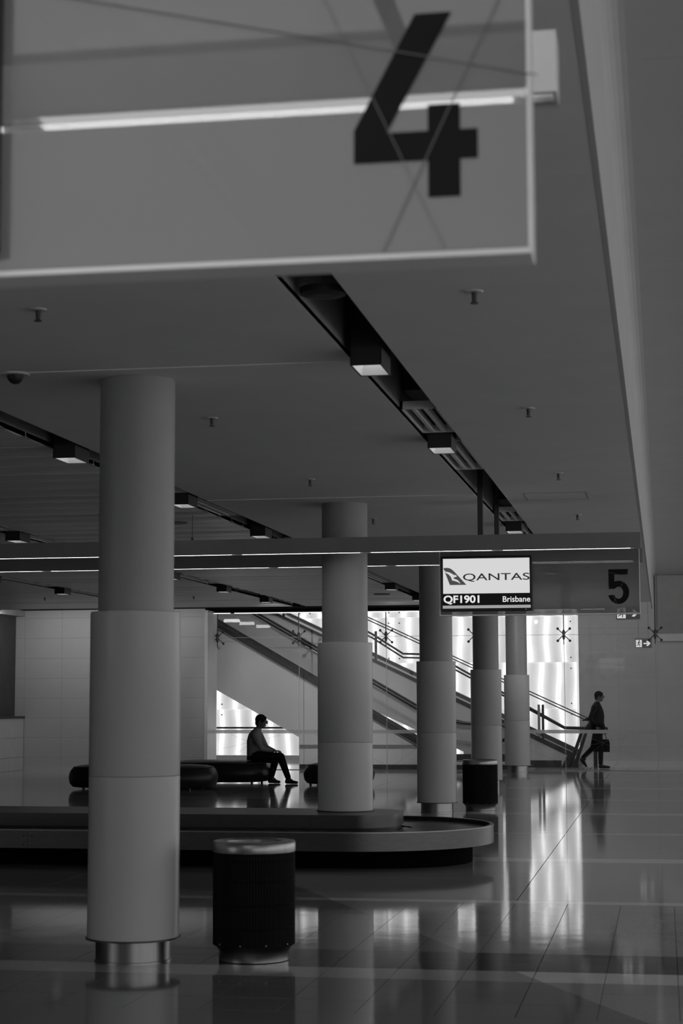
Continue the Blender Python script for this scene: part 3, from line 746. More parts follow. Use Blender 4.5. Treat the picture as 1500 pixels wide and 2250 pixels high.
# sprinklers
def sprinkler(x, y):
    s = empty('sprinkler', (x, y, CZ))
    MB().lathe([(.042, CZ - .006), (.046, CZ)], x, y, 20).build('escutcheon', 'white', s, (x, y, CZ))
    MB().lathe([(.012, CZ - .05), (.014, CZ - .006)], x, y, 12).build('stem', 'trim', s, (x, y, CZ))
    MB().lathe([(.020, CZ - .062), (.020, CZ - .056)], x, y, 12).build('deflector', 'trim', s, (x, y, CZ))
    return s
s0 = None
for (x, nm, n0) in ((-.87, 'the row right of the main slot', 0), (-3.10, 'the row above the columns', 0)):
    for k in range(6):
        y = 8.73 + 3.65 * k
        if abs(y - 18.2) < .0: continue
        s = sprinkler(x, y) if s0 is None else copy_tree(s0, (x, y, CZ))
        s0 = s0 or s
        tag(s, 'small ceiling sprinkler, %s in %s' % (ORD[k], nm), 'sprinkler', 'ceiling sprinklers')
for (x, y, lb) in ((-8.78, 33.7, 'small sprinkler in the metal panel ceiling left of the second column'), (-11.68, 33.5, 'small sprinkler in the metal panel ceiling at far left'), (-7.3, 26.2, 'small sprinkler in the metal panel ceiling behind the second light beam')):
    tag(copy_tree(s0, (x, y, CZ)), lb, 'sprinkler', 'ceiling sprinklers')
cc = empty('dome_camera', (-3.85, 10.45, CZ), 'small dark dome camera on the ceiling left of the nearest column', 'security camera')
MB().lathe([(.085, CZ - .012), (.09, CZ)], -3.85, 10.45, 28).build('mounting_plate', 'white', cc, (-3.85, 10.45, CZ))
MB().ball((-3.85, 10.45, CZ - .012), (.052, .052, .055), nu=20, nv=12).build('dome', 'black', cc, (-3.85, 10.45, CZ - .02))
for (x, y, lb) in ((-5.35, 19.65, 'flush round ceiling speaker in the metal panels beside the nearest column'), (-5.18, 33.9, 'flush round ceiling speaker between second and third columns')):
    o = MB().lathe([(.15, CZ - .012), (.16, CZ + .004)], x, y, 32).build('ceiling_disc', 'trim', None, (x, y, CZ)); tag(o, lb, 'speaker', 'flush ceiling discs')
pc = empty('hanging_sensor', (-4.93, 18.85, CZ), 'thin rod with a small dark weight hanging from the ceiling', 'sensor')
MB().tube([(-4.93, 18.85, CZ), (-4.93, 18.85, 3.30)], .003, n=6).build('rod', 'trim', pc, (-4.93, 18.85, CZ))
MB().lathe([(.010, 3.22), (.012, 3.30)], -4.93, 18.85, 10).build('weight', 'black', pc, (-4.93, 18.85, 3.3))
ap = empty('access_panel', (-1.0, 17.8, CZ), 'faint square access panel in the plaster above the number 5 sign', 'access panel')
for b in ((-1.30, -.69, 17.55, 17.562), (-1.30, -.69, 18.15, 18.162), (-1.30, -1.288, 17.55, 18.162), (-.702, -.69, 17.55, 18.162)): boxo('frame', b + (CZ - .003, CZ + .001), 'alu', ap)
boxo('panel', (-1.285, -.705, 17.565, 18.147, CZ - .002, CZ + .001), 'plaster', ap)

# ------------------------------------------------------------------ spider fittings of the glass screen
SXP = [-10.05, -8.15, -6.14, -4.14, -2.15, -.15]
def spider(x, ztop):
    y = GY - .06; z = 3.0
    s = empty('spider_fitting', (x, y, z))
    MB().tube([(x, y, z + .08), (x, y, ztop)], .013, n=8).build('upper_rod', 'trim', s, (x, y, z))
    MB().tube([(x, y, z - .22), (x, y, z - .08)], .012, n=8).build('lower_rod', 'trim', s, (x, y, z))
    MB().lathe([(.016, -.11), (.034, -.07), (.026, -.02), (.026, .02), (.034, .07), (.016, .11)], 0, 0, 14, T=Matrix.Translation((x, y, z))).build('hub', 'trim', s, (x, y, z))
    for a in (45, 135, 225, 315):
        c, q = math.cos(math.radians(a)) * .19, math.sin(math.radians(a)) * .19
        ar = MB().tube([(x, y, z), (x + c * .5, y - .01, z + q * .5), (x + c, y + .03, z + q)], [.014, .010, .009], n=8).build('arm', 'trim', s, (x, y, z))
        MB().ball((x + c, y + .03, z + q), (.030, .022, .030), nu=12, nv=8).build('cap', 'trim', ar, (x + c, y, z + q))
    mb = MB(); mb.tube([(x + .055 * math.cos(t), y, z + .05 * math.copysign(1, math.sin(t)) + .02 * math.sin(t)) for t in [PI * i / 8 for i in range(9)]], .006, n=6); mb.build('brace', 'trim', s, (x, y, z))
    return s
spl = ['dark spider bracket at the far left edge of the glass screen', 'dark spider bracket left of the second column', 'dark spider bracket just right of the second column', 'dark spider bracket half hidden behind the fourth column', 'dark spider bracket in front of the bright wall, right of the last column', 'dark spider bracket at far right beside the exit sign']
q0 = spider(SXP[0], 3.64)
for i, x in enumerate(SXP):
    s = q0 if i == 0 else (spider(x, 4.3) if i == 5 else copy_tree(q0, (x, GY - .06, 3.0)))
    tag(s, spl[i], 'bracket', 'spider brackets of the glass screen')

# ------------------------------------------------------------------ exit signs
def exit_sign(x0, x1, y, z0, z1, ceil, label):
    e = empty('exit_sign', ((x0 + x1) / 2, y, z0), label, 'exit sign', 'running man exit signs')
    boxo('panel', (x0, x1, y, y + .03, z0, z1), 'exitd', e)
    w, h = x1 - x0, z1 - z0; xm = x0 + .40 * w
    boxo('picture_field', (x0 + .04 * w, xm, y - .002, y, z0 + .06 * h, z1 - .06 * h), 'exitw', e)
    boxo('bottom_edge', (x0, x1, y - .004, y + .03, z0 - .012, z0), 'steel', e)
    boxo('top_bar', (x0 - .06 * w, x1 + .04 * w, y - .01, y + .04, z1 + .004, z1 + .03), 'steel', e)
    A = [(.48, .5 - .09), (.72, .5 - .09), (.66, .5 - .22), (.72, .5 - .30)]
    ar = [(.50, .42), (.74, .42), (.65, .22), (.76, .18), (.93, .5), (.76, .82), (.65, .78), (.74, .58), (.50, .58)]
    fill('arrow', [(x0 + a * w, z0 + b * h) for a, b in ar], y - .003, .002, 'exitw', e)
    X = lambda a: x0 + (.04 + .36 * a) * w
    Z = lambda b: z0 + b * h
    man = MB()
    man.prism([(X(.56) + .035 * h * math.cos(t) * 2.4, Z(.82) + .085 * h * math.sin(t)) for t in [2 * PI * i / 10 for i in range(10)]], 'Y', y - .004, y - .002)
    for (a, b, c, d, r) in ((.56, .72, .45, .45, .055), (.56, .68, .80, .55, .03), (.52, .68, .26, .62, .03), (.26, .62, .18, .48, .025), (.45, .45, .66, .33, .04), (.66, .33, .62, .12, .035), (.45, .45, .30, .28, .04), (.30, .28, .08, .25, .03)):
        p, q = Vector((X(a), 0, Z(b))), Vector((X(c), 0, Z(d))); dd = (q - p).normalized(); nn = Vector((dd.z, 0, -dd.x)) * r * h
        man.prism([((p + nn).x, (p + nn).z), ((q + nn).x, (q + nn).z), ((q - nn).x, (q - nn).z), ((p - nn).x, (p - nn).z)], 'Y', y - .004, y - .002)
    man.build('running_figure', 'scrblack', e, (X(.5), y, Z(.5)), rec=True)
    for q in (.2, .8): MB().tube([(x0 + q * w, y + .015, z1), (x0 + q * w, y + .015, ceil)], .004, n=6).build('hanger', 'trim', e, (x0 + q * w, y, z1))
exit_sign(-.79, -.375, 32.5, 2.975, 3.18, CZ, 'exit sign partly hidden below the right end of the number 5 sign')
exit_sign(-.632, -.245, 44.0, 2.79, 2.985, 5.5, 'small exit sign with right arrow behind the glass screen')

# ------------------------------------------------------------------ escalator (front), running down to the right
def sl(x, x0, z0, m): return z0 + (x - x0) * m
es = empty('escalator', (-6.5, 42.1, 0), 'grey clad escalator descending to the right behind the glass screen', 'escalator')
e0, e1 = 41.5, 42.65
K = -.5774
def deckz(x): return 1.258 + (x + 6.587) * K
xf = -6.587 + (1.258 - .30) / -K          # where the deck meets the bottom landing level
xu = -14.5
# side cladding: sloping truss plus solid support wall below
P = [(xu, deckz(xu)), (xf, .30), (-3.5, .30), (-3.5, 0), (-8.29, 0), (-8.29, .718), (xu, .718 + (xu + 8.29) * -.556)]
mb = MB(); mb.prism([(p[0], p[1] - (.16 if i < 3 else 0)) if i < 3 else p for i, p in enumerate(P)], 'Y', e0 + .02, e1 - .02); mb.build('truss_cladding', 'truss', es, (-7, 42, 0), rec=True)
# skirting and panel joints
boxo('skirting', (-8.29, -3.5, e0, e0 + .03, 0, .10), 'trim', es)
# decking: dark band with bright lower line
for y0 in (e0, e1 - .22):
    mb = MB(); mb.prism([(xu, deckz(xu)), (xf, .30), (-3.5, .30), (-3.5, .20), (xf - .03, .20), (xu, deckz(xu) - .115)], 'Y', y0, y0 + .22); mb.build('deck', 'trim', es, (-7, y0, .3), rec=True)
    mb = MB(); mb.prism([(xu, deckz(xu) - .125), (xf - .03, .19), (-3.5, .19), (-3.5, .165), (xf - .035, .165), (xu, deckz(xu) - .155)], 'Y', y0 - .005, y0 + .05); mb.build('deck_trim', 'steel', es, (-7, y0, .2), rec=True)
    mb = MB(); mb.prism([(xu, deckz(xu) + .012), (xf, .312), (-3.5, .312), (-3.5, .302), (xf, .302), (xu, deckz(xu) + .002)], 'Y', y0 + .04, y0 + .10); mb.build('deck_profile', 'black', es, (-7, y0, .3), rec=True)
def handrail(y, nm='handrail'):
    hz = .705
    pts = []
    pts.append((xu, y, deckz(xu) + hz)); xk = xf - .15
    pts.append((xk - .5, y, deckz(xk - .5) + hz))
    pts.append((xk, y, deckz(xk) + hz - .01)); 
    pts += [(xk + .25, y, 1.10), (xk + .5, y, 1.045), (xk + .8, y, 1.02), (-3.75, y, 1.01), (-3.58, y, .97), (-3.50, y, .86), (-3.53, y, .72), (-3.66, y, .62), (-3.9, y, .58)]
    MB().tube(pts, .030, n=10, rz=.026).build(nm, 'rubber', es, (-6, y, 1), rec=True)
    tr_ = [(p[0], p[1], p[2] - .045) for p in pts[:7]]
    MB().tube(tr_, .014, n=6).build('handrail_track', 'steel', es, (-6, y, 1), rec=True)
for y in (e0 + .11, e1 - .11):
    handrail(y)
    n = 0
    xs_ = [xu + 1.4 * i for i in range(8)]
    for a, b in zip(xs_, xs_[1:]):
        if a > xf: break
        b = min(b, xf)
        mb = MB(); mb.prism([(a + .006, deckz(a) + .012), (b - .006, deckz(b) + .012), (b - .006, deckz(b) + .66), (a + .006, deckz(a) + .66)], 'Y', y - .006, y + .006); mb.build('balustrade_glass', 'bal', es, (a, y, deckz(a)), rec=True)
    mb = MB(); mb.prism([(xf + .006, .31), (-3.7, .31), (-3.55, .5), (-3.52, .8), (-3.7, .98), (xf + .4, 1.0), (xf + .006, 1.0)], 'Y', y - .006, y + .006); mb.build('balustrade_glass', 'bal', es, (xf, y, .3), rec=True)
# steps
sx0 = xf; k = 0
while sx0 > -12.0:
    zt = .10 + k * .2309
    boxo('step', (sx0 - .40, sx0, e0 + .24, e1 - .24, zt - .18, zt + .0), 'trim', es); sx0 -= .40; k += 1
boxo('landing_plate', (xf, -2.9, e0 + .24, e1 - .24, 0, .012), 'steel', es)

# ------------------------------------------------------------------ stair behind, with landing handrails
sr = empty('staircase', (-5.5, 44, 0), 'grey solid sided staircase descending to the right in front of the bright wall', 'stairs')
s0y, s1y = 42.9, 45.9
ms = -.4560
def topz(x): return 2.539 + (x + 6.803) * ms * 1.04
xe_ = -2.11
def stringer(y0, y1, nm):
    mb = MB()
    P = [(-14.5, topz(-14.5)), (xe_, topz(xe_)), (-2.31, 0.0), (-4.63, 0.0), (-4.64, .355), (-14.5, .355 + (-14.5 + 4.64) * -.455)]
    mb.prism(P, 'Y', y0, y1); return mb.build(nm, 'string', sr, (-5, y0, 0), rec=True)
stringer(s0y, s0y + .12, 'near_side_wall'); 
mb = MB(); mb.prism([(-14.5, .355 + (-14.5 + 4.64) * -.455 + .02), (-4.64, .375), (-3.0, 0.02), (-2.5, .02), (-14.5, topz(-14.5) - .35)], 'Y', s0y + .12, s1y - .12); mb.build('stair_slab', 'string', sr, (-5, 44, 0), rec=True)
stringer(s1y - .12, s1y, 'far_side_wall')
for y0 in (s0y, s1y - .12):
    mb = MB(); mb.prism([(-14.5, topz(-14.5) + .022), (xe_ + .03, topz(xe_) + .022), (xe_ + .05, topz(xe_)), (-2.24, .0), (-2.36, .0), (-2.22, topz(xe_) - .03), (-14.5, topz(-14.5) - .012)], 'Y', y0 - .03, y0 + .15)
    mb.build('capping', 'trim', sr, (-5, y0, 1), rec=True)
    mb = MB(); mb.prism([(-14.5, topz(-14.5) - .03), (-2.24, topz(xe_) - .02), (-2.24, topz(xe_) - .035), (-14.5, topz(-14.5) - .045)], 'Y', y0 - .012, y0 + .10); mb.build('capping_line', 'alu', sr, (-5, y0, 1), rec=True)
boxo('skirting', (-4.63, -2.36, s0y - .015, s0y, 0, .16), 'trim', sr)
# treads
x = -2.5; z = .165; k = 0
while x > -12:
    boxo('tread', (x - .36, x, s0y + .12, s1y - .12, z - .12, z), 'stone', sr); x -= .355; z += .165
# handrails
def rail(pts, r, nm, m='trim'): return MB().tube(pts, r, n=8).build(nm, m, sr, pts[0], rec=True)
for dz, r in ((0, .026), (-.09, .022)):
    y = s0y + .03
    rail([(-9.6, y, 4.55 + dz), (-6.80, y, 3.133 + dz), (-6.06, y, 2.66 + dz), (-5.45, y, 2.64 + dz), (-4.98, y, 2.45 + dz), (-2.277, y, .925 + dz * .35), (-1.281, y, .905 + dz * .35)], r, 'handrail')
    y = s1y + .2
    rail([(-14, y, 6.75 + dz * .8), (-1.75, y, 1.05 + dz * .8)], .016, 'wall_rail')
for x0, zt, zb in ((-9.284, 4.35, 3.70), (-8.948, 4.15, 3.5), (-6.712, 3.20, 2.47), (-2.87, 1.452, .63), (-2.775, 1.452, .60)):
    boxo('rail_post', (x0 - .028, x0 + .028, s0y - .01, s0y + .05, zb, zt), 'trim' if x0 != -2.87 else 'alu', sr)
boxo('rail_post', (-1.62, -1.53, s0y + .0, s0y + .06, 0, .90), 'trim', sr)
# slanted newel struts at the stair foot
for dx, m in ((0, 'trim'), (.115, 'trim')):
    mb = MB(); mb.prism([(-1.90 + dx, .88), (-1.83 + dx, .88), (-2.13 + dx, 0), (-2.22 + dx, 0)], 'Y', s0y - .02 - dx, s0y + .06 - dx); mb.build('newel_strut', m, sr, (-2 + dx, s0y, 0), rec=True)
mb = MB(); mb.prism([(-1.822, .88), (-1.812, .88), (-2.112, 0), (-2.122, 0)], 'Y', s0y - .03, s0y - .02); mb.build('newel_line', 'steel', sr, (-2, s0y, 0), rec=True)
boxo('toe_plinth', (-2.25, -1.98, s0y + .1, s1y, 0, .20), 'trim', sr)
# thin guard rail low in front of the bright wall at left
gr_ = empty('guard_rail', (-10, 46.6, 0), 'thin dark guard rail crossing the bright wall behind the seated man', 'railing')
MB().tube([(-13.9, 46.6, .86), (-9.2, 46.6, .86)], .025, n=8).build('top_rail', 'trim', gr_, (-10, 46.6, .86), rec=True)
for x in (-13.4, -11.72 + 1.35, -9.3): MB().tube([(x, 46.6, 0), (x, 46.6, .85)], .012, n=8).build('rail_post', 'trim', gr_, (x, 46.6, 0), rec=True)
# tactile strip at the stair foot
tm = empty('tactile_mat', (-2.0, 42.2, 0), 'ribbed tactile strip on the floor at the stair foot', 'floor mat')
boxo('mat_base', (-2.40, -1.62, 41.45, 42.75, 0, .003), 'fl_mid2', tm)
for i in range(10): boxo('rib', (-2.37 + .077 * i, -2.335 + .077 * i, 41.5, 42.7, .003, .008), 'black', tm, ch=.001)

# ------------------------------------------------------------------ people
def rcone(mb, a, b, ra, rb, n=14, sy=1.0):
    a, b = Vector(a), Vector(b); d = (b - a); L = max(d.length, 1e-5); d = d / L
    up = Vector((0, 1, 0)) if abs(d.y) < .9 else Vector((1, 0, 0))
    u = d.cross(up).normalized(); w = u.cross(d).normalized()
    rings = [(-ra * math.cos(t), ra * math.sin(t)) for t in (.25, .6, 1.0, 1.35)] + [(0, ra), (L * .5, (ra + rb) / 2), (L, rb)] + [(L + rb * math.cos(t), rb * math.sin(t)) for t in (1.35, 1.0, .6, .25)]
    vs = []; fs = []
    for s_, r in rings:
        for i in range(n):
            t = 2 * PI * i / n; vs.append(a + d * s_ + u * r * math.cos(t) + w * r * math.sin(t) * sy)
    for k in range(len(rings) - 1):
        for i in range(n): fs.append((k * n + i, k * n + (i + 1) % n, k * n + n + (i + 1) % n, k * n + n + i))
    fs.append(tuple(range(n - 1, -1, -1))); fs.append(tuple(range((len(rings) - 1) * n, len(rings) * n)))
    mb.add(vs, fs, 0, True)
def loft(mb, secs, n=24):
    """secs: (cx, cy, cz, rx, ry, tilt) elliptical sections, bottom to top"""
    vs = []; fs = []
    for cx, cy, cz, rx, ry, tl in secs:
        for i in range(n):
            t = 2 * PI * i / n; c, s_ = math.cos(t), math.sin(t)
            vs.append((cx + rx * c * math.cos(tl), cy + ry * s_, cz + rx * c * math.sin(tl)))
    for k in range(len(secs) - 1):
        for i in range(n): fs.append((k * n + i, k * n + (i + 1) % n, k * n + n + (i + 1) % n, k * n + n + i))
    fs.append(tuple(range(n - 1, -1, -1))); fs.append(tuple(range((len(secs) - 1) * n, len(secs) * n)))
    mb.add(vs, fs, 0, True)
def solid(mb, name, m, parent, voxel=.008, it=4, fac=.5, loc=None):
    o = mb.build(name, m, None, loc or tuple(parent.location), rec=True)
    r = o.modifiers.new('r', 'REMESH'); r.mode = 'VOXEL'; r.voxel_size = voxel; r.use_smooth_shade = True
    s = o.modifiers.new('s', 'SMOOTH'); s.factor = fac; s.iterations = it
    dg = bpy.context.evaluated_depsgraph_get(); me = bpy.data.meshes.new_from_object(o.evaluated_get(dg))
    me.name = name; o.modifiers.clear(); old = o.data; o.data = me; bpy.data.meshes.remove(old)
    me.materials.clear(); me.materials.append(MT[m])
    for p in me.polygons: p.use_smooth = True
    o.name = name; o.parent = parent; o.location = Vector(o.location) - parent.location
    return o
def head(mb, c, tilt=0.0, k=1.0):
    T = Matrix.Translation(c) @ Matrix.Rotation(tilt, 4, 'Y') @ Matrix.Scale(k, 4)
    mb.ball((-.008, 0, .012), (.098, .077, .104), nu=20, nv=14, T=T)
    mb.ball((.030, 0, -.060), (.058, .055, .056), nu=16, nv=12, T=T)
    mb.ball((.062, 0, -.092), (.022, .024, .018), T=T)          # chin
    mb.ball((.076, 0, .028), (.018, .048, .012), T=T)           # brow
    mb.ball((.100, 0, .000), (.014, .010, .026), T=T)           # nose bridge
    mb.ball((.108, 0, -.020), (.016, .015, .013), T=T)          # nose tip
    mb.ball((.086, 0, -.050), (.014, .024, .008), T=T); mb.ball((.083, 0, -.064), (.013, .020, .008), T=T)
    for q in (-1, 1):
        mb.ball((-.004, q * .079, -.004), (.018, .010, .031), T=T)
        mb.ball((.055, q * .038, -.028), (.030, .022, .024), T=T)
    return T
def head_extras(p, T, glasses=True):
    mb = MB()
    mb.ball((-.014, 0, .028), (.102, .086, .098), nu=22, nv=14, T=T); mb.ball((-.062, 0, -.030), (.044, .066, .062), T=T)
    mb.ball((.044, 0, .074), (.040, .062, .026), T=T)
    for q in (-1, 1): mb.ball((.012, q * .074, .010), (.016, .010, .036), T=T)
    solid(mb, 'hair', 'hair', p, .007, 3)
    for q in (-1, 1):
        e = MB().ball(T @ Vector((.080, q * .031, .006)), (.011, .013, .010)).build('eye', 'white', p, tuple(T @ Vector((.08, q * .03, 0))))
    if glasses:
        mb = MB()
        for q in (-1, 1):
            mb.tube([T @ Vector((.106, q * .034 + .024 * math.cos(t), .006 + .019 * math.sin(t))) for t in [2 * PI * i / 16 for i in range(17)]], .003, n=6)
            mb.tube([T @ Vector((.106, q * .058, .010)), T @ Vector((.05, q * .080, .010)), T @ Vector((-.01, q * .084, .004))], .0028, n=6)
        mb.tube([T @ Vector((.108, -.011, .012)), T @ Vector((.110, 0, .014)), T @ Vector((.108, .011, .012))], .003, n=6)
        mb.build('glasses', 'black', p, tuple(p.location))
def hand(mb, w, d, nrm, curl=.5, side=1, sc_=1.0):
    """w wrist, d direction of the fingers, nrm back-of-hand normal"""
    d = Vector(d).normalized(); nrm = Vector(nrm); nrm = (nrm - d * nrm.dot(d)).normalized(); a = d.cross(nrm).normalized() * side; w = Vector(w)
    for q in (-.024, -.008, .008, .024): rcone(mb, w + a * q * .6, w + d * .082 + a * q, .014, .012, 10)
    for q, L in ((-.030, .060), (-.010, .074), (.010, .080), (.030, .070)):
        p0 = w + d * .084 + a * q; d1 = (d * math.cos(curl * .6) - nrm * math.sin(curl * .6)); d2 = (d * math.cos(curl * 1.5) - nrm * math.sin(curl * 1.5)); d3 = (d * math.cos(curl * 2.2) - nrm * math.sin(curl * 2.2))
        p1 = p0 + d1 * L * .45; p2 = p1 + d2 * L * .32; p3 = p2 + d3 * L * .23
        rcone(mb, p0, p1, .0095, .009, 8); rcone(mb, p1, p2, .009, .0082, 8); rcone(mb, p2, p3, .0082, .0072, 8)
    t0 = w + d * .022 + a * .030; t1 = t0 + (d * .6 + a * .7 - nrm * .25).normalized() * .036; t2 = t1 + (d * .9 + a * .2 - nrm * .35).normalized() * .030
    rcone(mb, w + d * .01 + a * .012, t0, .015, .013, 8); rcone(mb, t0, t1, .0125, .011, 8); rcone(mb, t1, t2, .011, .009, 8)
def shoe(p, heel, toe, y, up=(0, 0, 1)):
    heel, toe = Vector((heel[0], y, heel[1])), Vector((toe[0], y, toe[1])); d = (toe - heel).normalized(); n = Vector((-d.z, 0, d.x)); L = (toe - heel).length
    mb = MB()
    rcone(mb, heel + d * .040 + n * .040, heel + d * .12 + n * .038, .040, .038, 14, 1.0)
    rcone(mb, heel + d * .12 + n * .036, toe - d * .040 + n * .026, .038, .027, 14, 1.25)
    rcone(mb, heel + d * .045 + n * .05, heel + d * .060 + n * .095, .040, .042)
    P = []
    o = solid(mb, 'shoe', 'shoe', p, .007, 3)
    s_ = MB(); rcone(s_, heel + d * .035 + n * .010, toe - d * .035 + n * .010, .010, .010, 10, 3.4); s_.build('sole', 'black', o, tuple(heel))
    return o

# seated man
py = 34.0
pm = empty('person', (-7.6, py, 0), 'seated man in grey shirt, glasses and black trousers on an ottoman', 'person')
hc_ = Vector((-7.525, py, 1.170))
b = MB(); T = head(b, hc_, .16, 1.08)
rcone(b, (-7.60, py, 1.00), (-7.545, py, 1.10), .058, .055)
loft(b, [(-7.66, py, .46, .11, .15, 0), (-7.67, py, .60, .105, .145, 0), (-7.665, py, .80, .105, .155, -.05), (-7.63, py, .93, .085, .15, -.2), (-7.61, py, 1.0, .05, .07, -.2)])
for s_, kx, kz, ax, az, fy in ((-1, -7.115, .505, -6.985, .11, -.02), (1, -7.27, .445, -7.355, .115, .03)):
    y = py + s_ * .095
    rcone(b, (-7.64, y, .515), (kx, y + fy, kz), .078, .052); rcone(b, (kx, y + fy, kz), (ax, y + fy, az), .050, .036)
    rcone(b, (ax, y + fy, az), (ax + .09, y + fy, .045), .036, .028)
for s_ in (-1, 1):
    y = py + s_ * .19
    rcone(b, (-7.595, y, .925), (-7.475, y + s_ * .02, .665), .048, .040); rcone(b, (-7.475, y + s_ * .02, .665), (-7.285, py + s_ * .10, .615), .038, .027)
    hand(b, (-7.285, py + s_ * .10, .615), (.93, -s_ * .30, -.04), (0, 0, 1), .55, side=-s_)
solid(b, 'body', 'skin', pm, .006, 3)
head_extras(pm, T, True)
b = MB()
loft(b, [(-7.66, py, .465, .128, .178, 0), (-7.665, py, .55, .135, .18, 0), (-7.672, py, .66, .128, .175, 0), (-7.668, py, .80, .132, .19, -.05), (-7.645, py, .91, .122, .195, -.15), (-7.615, py, .975, .095, .15, -.28), (-7.592, py, 1.02, .068, .080, -.3), (-7.58, py, 1.045, .064, .068, -.3)])
for s_ in (-1, 1):
    y = py + s_ * .19
    rcone(b, (-7.605, y, .915), (-7.478, y + s_ * .02, .668), .072, .058); rcone(b, (-7.478, y + s_ * .02, .668), (-7.31, py + s_ * .112, .622), .057, .036)
    rcone(b, (-7.575, y, .80), (-7.54, y + s_ * .012, .79), .066, .064)
solid(b, 'shirt', 'shirt', pm, .009, 3)
b = MB()
loft(b, [(-7.67, py, .44, .13, .185, 0), (-7.665, py, .50, .135, .185, 0), (-7.66, py, .555, .125, .172, 0)])
for s_, kx, kz, ax, az, fy in ((-1, -7.125, .505, -6.985, .13, -.02), (1, -7.28, .445, -7.350, .145, .03)):
    y = py + s_ * .095
    rcone(b, (-7.62, y, .515), (kx, y + fy, kz), .106, .080); rcone(b, (kx, y + fy, kz), (ax, y + fy, az), .078, .056)
solid(b, 'trousers', 'trousers', pm, .009, 3)
MB().lathe([(.128, .553), (.130, .56), (.130, .582), (.128, .588)], 0, 0, 32, T=Matrix.Translation((-7.664, py, 0)) @ Matrix.Scale(1.37, 4, (0, 1, 0))).build('belt', 'black', pm, (-7.66, py, .55))
shoe(pm, (-7.045, .002), (-6.775, .002), py - .115); shoe(pm, (-7.425, .002), (-7.165, .002), py + .125)

# walking man
wy = 42.25
wm = empty('person', (-1.5, wy, 0), 'man in a dark suit walking right behind the glass with a briefcase', 'person')
b = MB(); T = head(b, Vector((-1.445, wy, 1.635)), .05)
rcone(b, (-1.50, wy, 1.46), (-1.465, wy, 1.57), .058, .055)
loft(b, [(-1.50, wy, .86, .11, .155, 0), (-1.50, wy, 1.0, .10, .145, 0), (-1.50, wy, 1.2, .10, .155, 0), (-1.505, wy, 1.38, .095, .165, 0), (-1.50, wy, 1.47, .05, .08, 0)])
legs = ((-1, (-1.49, .88), (-1.425, .475), (-1.435, .105)), (1, (-1.50, .88), (-1.605, .470), (-1.825, .235)))
for s_, h_, k_, a_ in legs:
    y = wy + s_ * .09
    rcone(b, (h_[0], y, h_[1]), (k_[0], y, k_[1]), .080, .052); rcone(b, (k_[0], y, k_[1]), (a_[0], y, a_[1]), .050, .036)
rcone(b, (-1.435, wy - .09, .10), (-1.34, wy - .09, .045), .036, .026); rcone(b, (-1.825, wy + .09, .235), (-1.80, wy + .09, .12), .036, .026)
# near arm bent back with the hand at the pocket, far arm forward and down to the bag
rcone(b, (-1.52, wy + .20, 1.40), (-1.44, wy + .22, 1.11), .048, .040); rcone(b, (-1.44, wy + .23, 1.11), (-1.345, wy + .25, .89), .038, .027)
hand(b, (-1.345, wy + .25, .89), (.15, 0, -.98), (0, 1, 0), .95, side=1)
rcone(b, (-1.535, wy - .19, 1.385), (-1.645, wy - .225, 1.14), .044, .036); rcone(b, (-1.645, wy - .225, 1.14), (-1.51, wy - .20, .93), .034, .026)
hand(b, (-1.51, wy - .20, .93), (.45, .1, -.88), (0, -1, 0), .5, side=-1)
solid(b, 'body', 'skin', wm, .006, 3)
head_extras(wm, T, True)
b = MB()
loft(b, [(-1.575, wy, .885, .235, .215, 0), (-1.555, wy, .95, .215, .205, 0), (-1.51, wy, 1.07, .168, .185, 0), (-1.495, wy, 1.20, .158, .185, 0), (-1.502, wy, 1.32, .145, .20, 0), (-1.515, wy, 1.41, .118, .205, .1), (-1.515, wy, 1.46, .09, .14, .2), (-1.505, wy, 1.51, .066, .075, .3)])
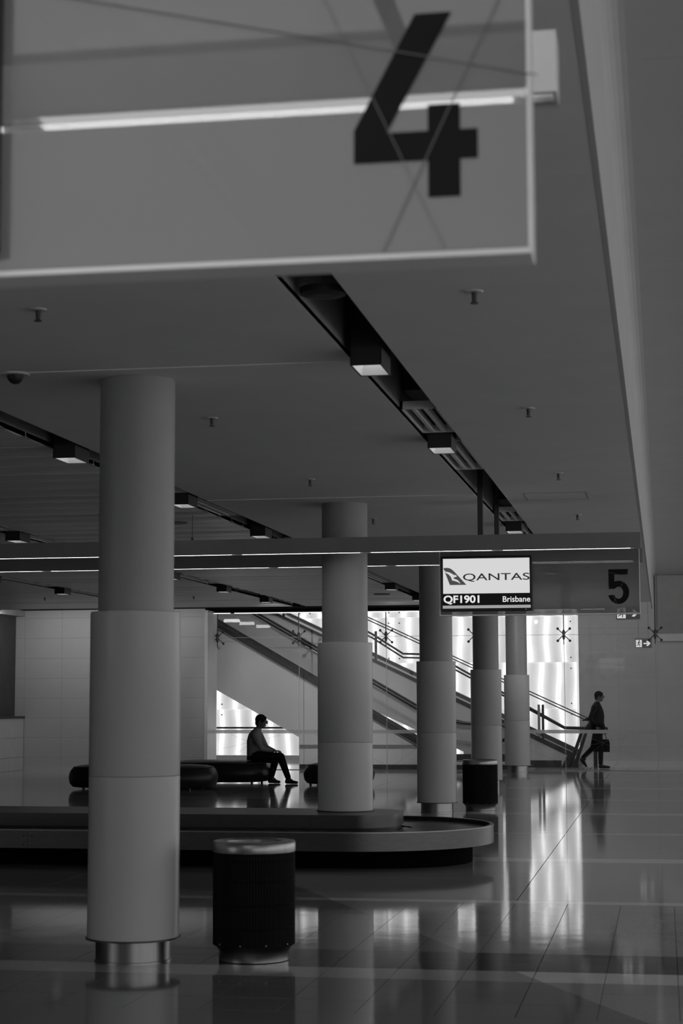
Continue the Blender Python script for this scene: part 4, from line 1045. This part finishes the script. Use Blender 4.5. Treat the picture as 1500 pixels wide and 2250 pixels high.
rcone(b, (-1.525, wy + .19, 1.39), (-1.44, wy + .22, 1.11), .074, .060); rcone(b, (-1.44, wy + .22, 1.11), (-1.36, wy + .245, .915), .058, .042)
rcone(b, (-1.545, wy - .19, 1.385), (-1.645, wy - .225, 1.14), .064, .054); rcone(b, (-1.645, wy - .225, 1.14), (-1.53, wy - .20, .96), .052, .042)
rcone(b, (-1.66, wy - .20, 1.135), (-1.825, wy - .19, 1.088), .048, .012)
solid(b, 'jacket', 'suit', wm, .009, 3)
b = MB()
loft(b, [(-1.50, wy, .82, .12, .175, 0), (-1.50, wy, .95, .12, .165, 0)])
for s_, h_, k_, a_ in legs:
    y = wy + s_ * .09
    rcone(b, (h_[0], y, h_[1]), (k_[0], y, k_[1]), .098, .068); rcone(b, (k_[0], y, k_[1]), (a_[0] + .0, y, a_[1] + .02), .066, .052)
solid(b, 'trousers', 'suit', wm, .009, 3)
shoe(wm, (-1.485, .002), (-1.205, .010), wy - .09); 
shoe(wm, (-1.925, .200), (-1.765, -.0), wy + .09)
# shirt collar
MB().lathe([(.062, 1.485), (.066, 1.525), (.060, 1.53)], -1.49, wy, 24, cap=False).build('collar', 'shirt', wm, (-1.49, wy, 1.5))
# briefcase held in his far hand
bg = empty('briefcase', (-1.42, wy + .24, .36), 'black briefcase in the hand of the walking man', 'briefcase')
mb = MB(); mb.prism([(-1.60, .375), (-1.235, .365), (-1.232, .58), (-1.262, .655), (-1.575, .66), (-1.60, .60)], 'Y', wy + .19, wy + .31); mb.build('bag_body', 'bag', bg, (-1.42, wy + .2, .37), rec=True)
MB().tube([(-1.36 + .05 * math.cos(t), wy + .25, .65 + .13 * math.sin(t)) for t in [PI * i / 10 for i in range(11)]], .008, n=8).build('handle', 'bag', bg, (-1.36, wy + .2, .65))
for x in (-1.52, -1.29): boxo('strap', (x - .012, x + .012, wy + .187, wy + .189, .42, .655), 'bag', bg)
boxo('clasp', (-1.43, -1.39, wy + .181, wy + .19, .60, .63), 'steel', bg)
bag_flap = MB().box(-1.59, -1.245, wy + .182, wy + .187, .52, .655).build('flap', 'bag', bg, (-1.42, wy + .14, .52))
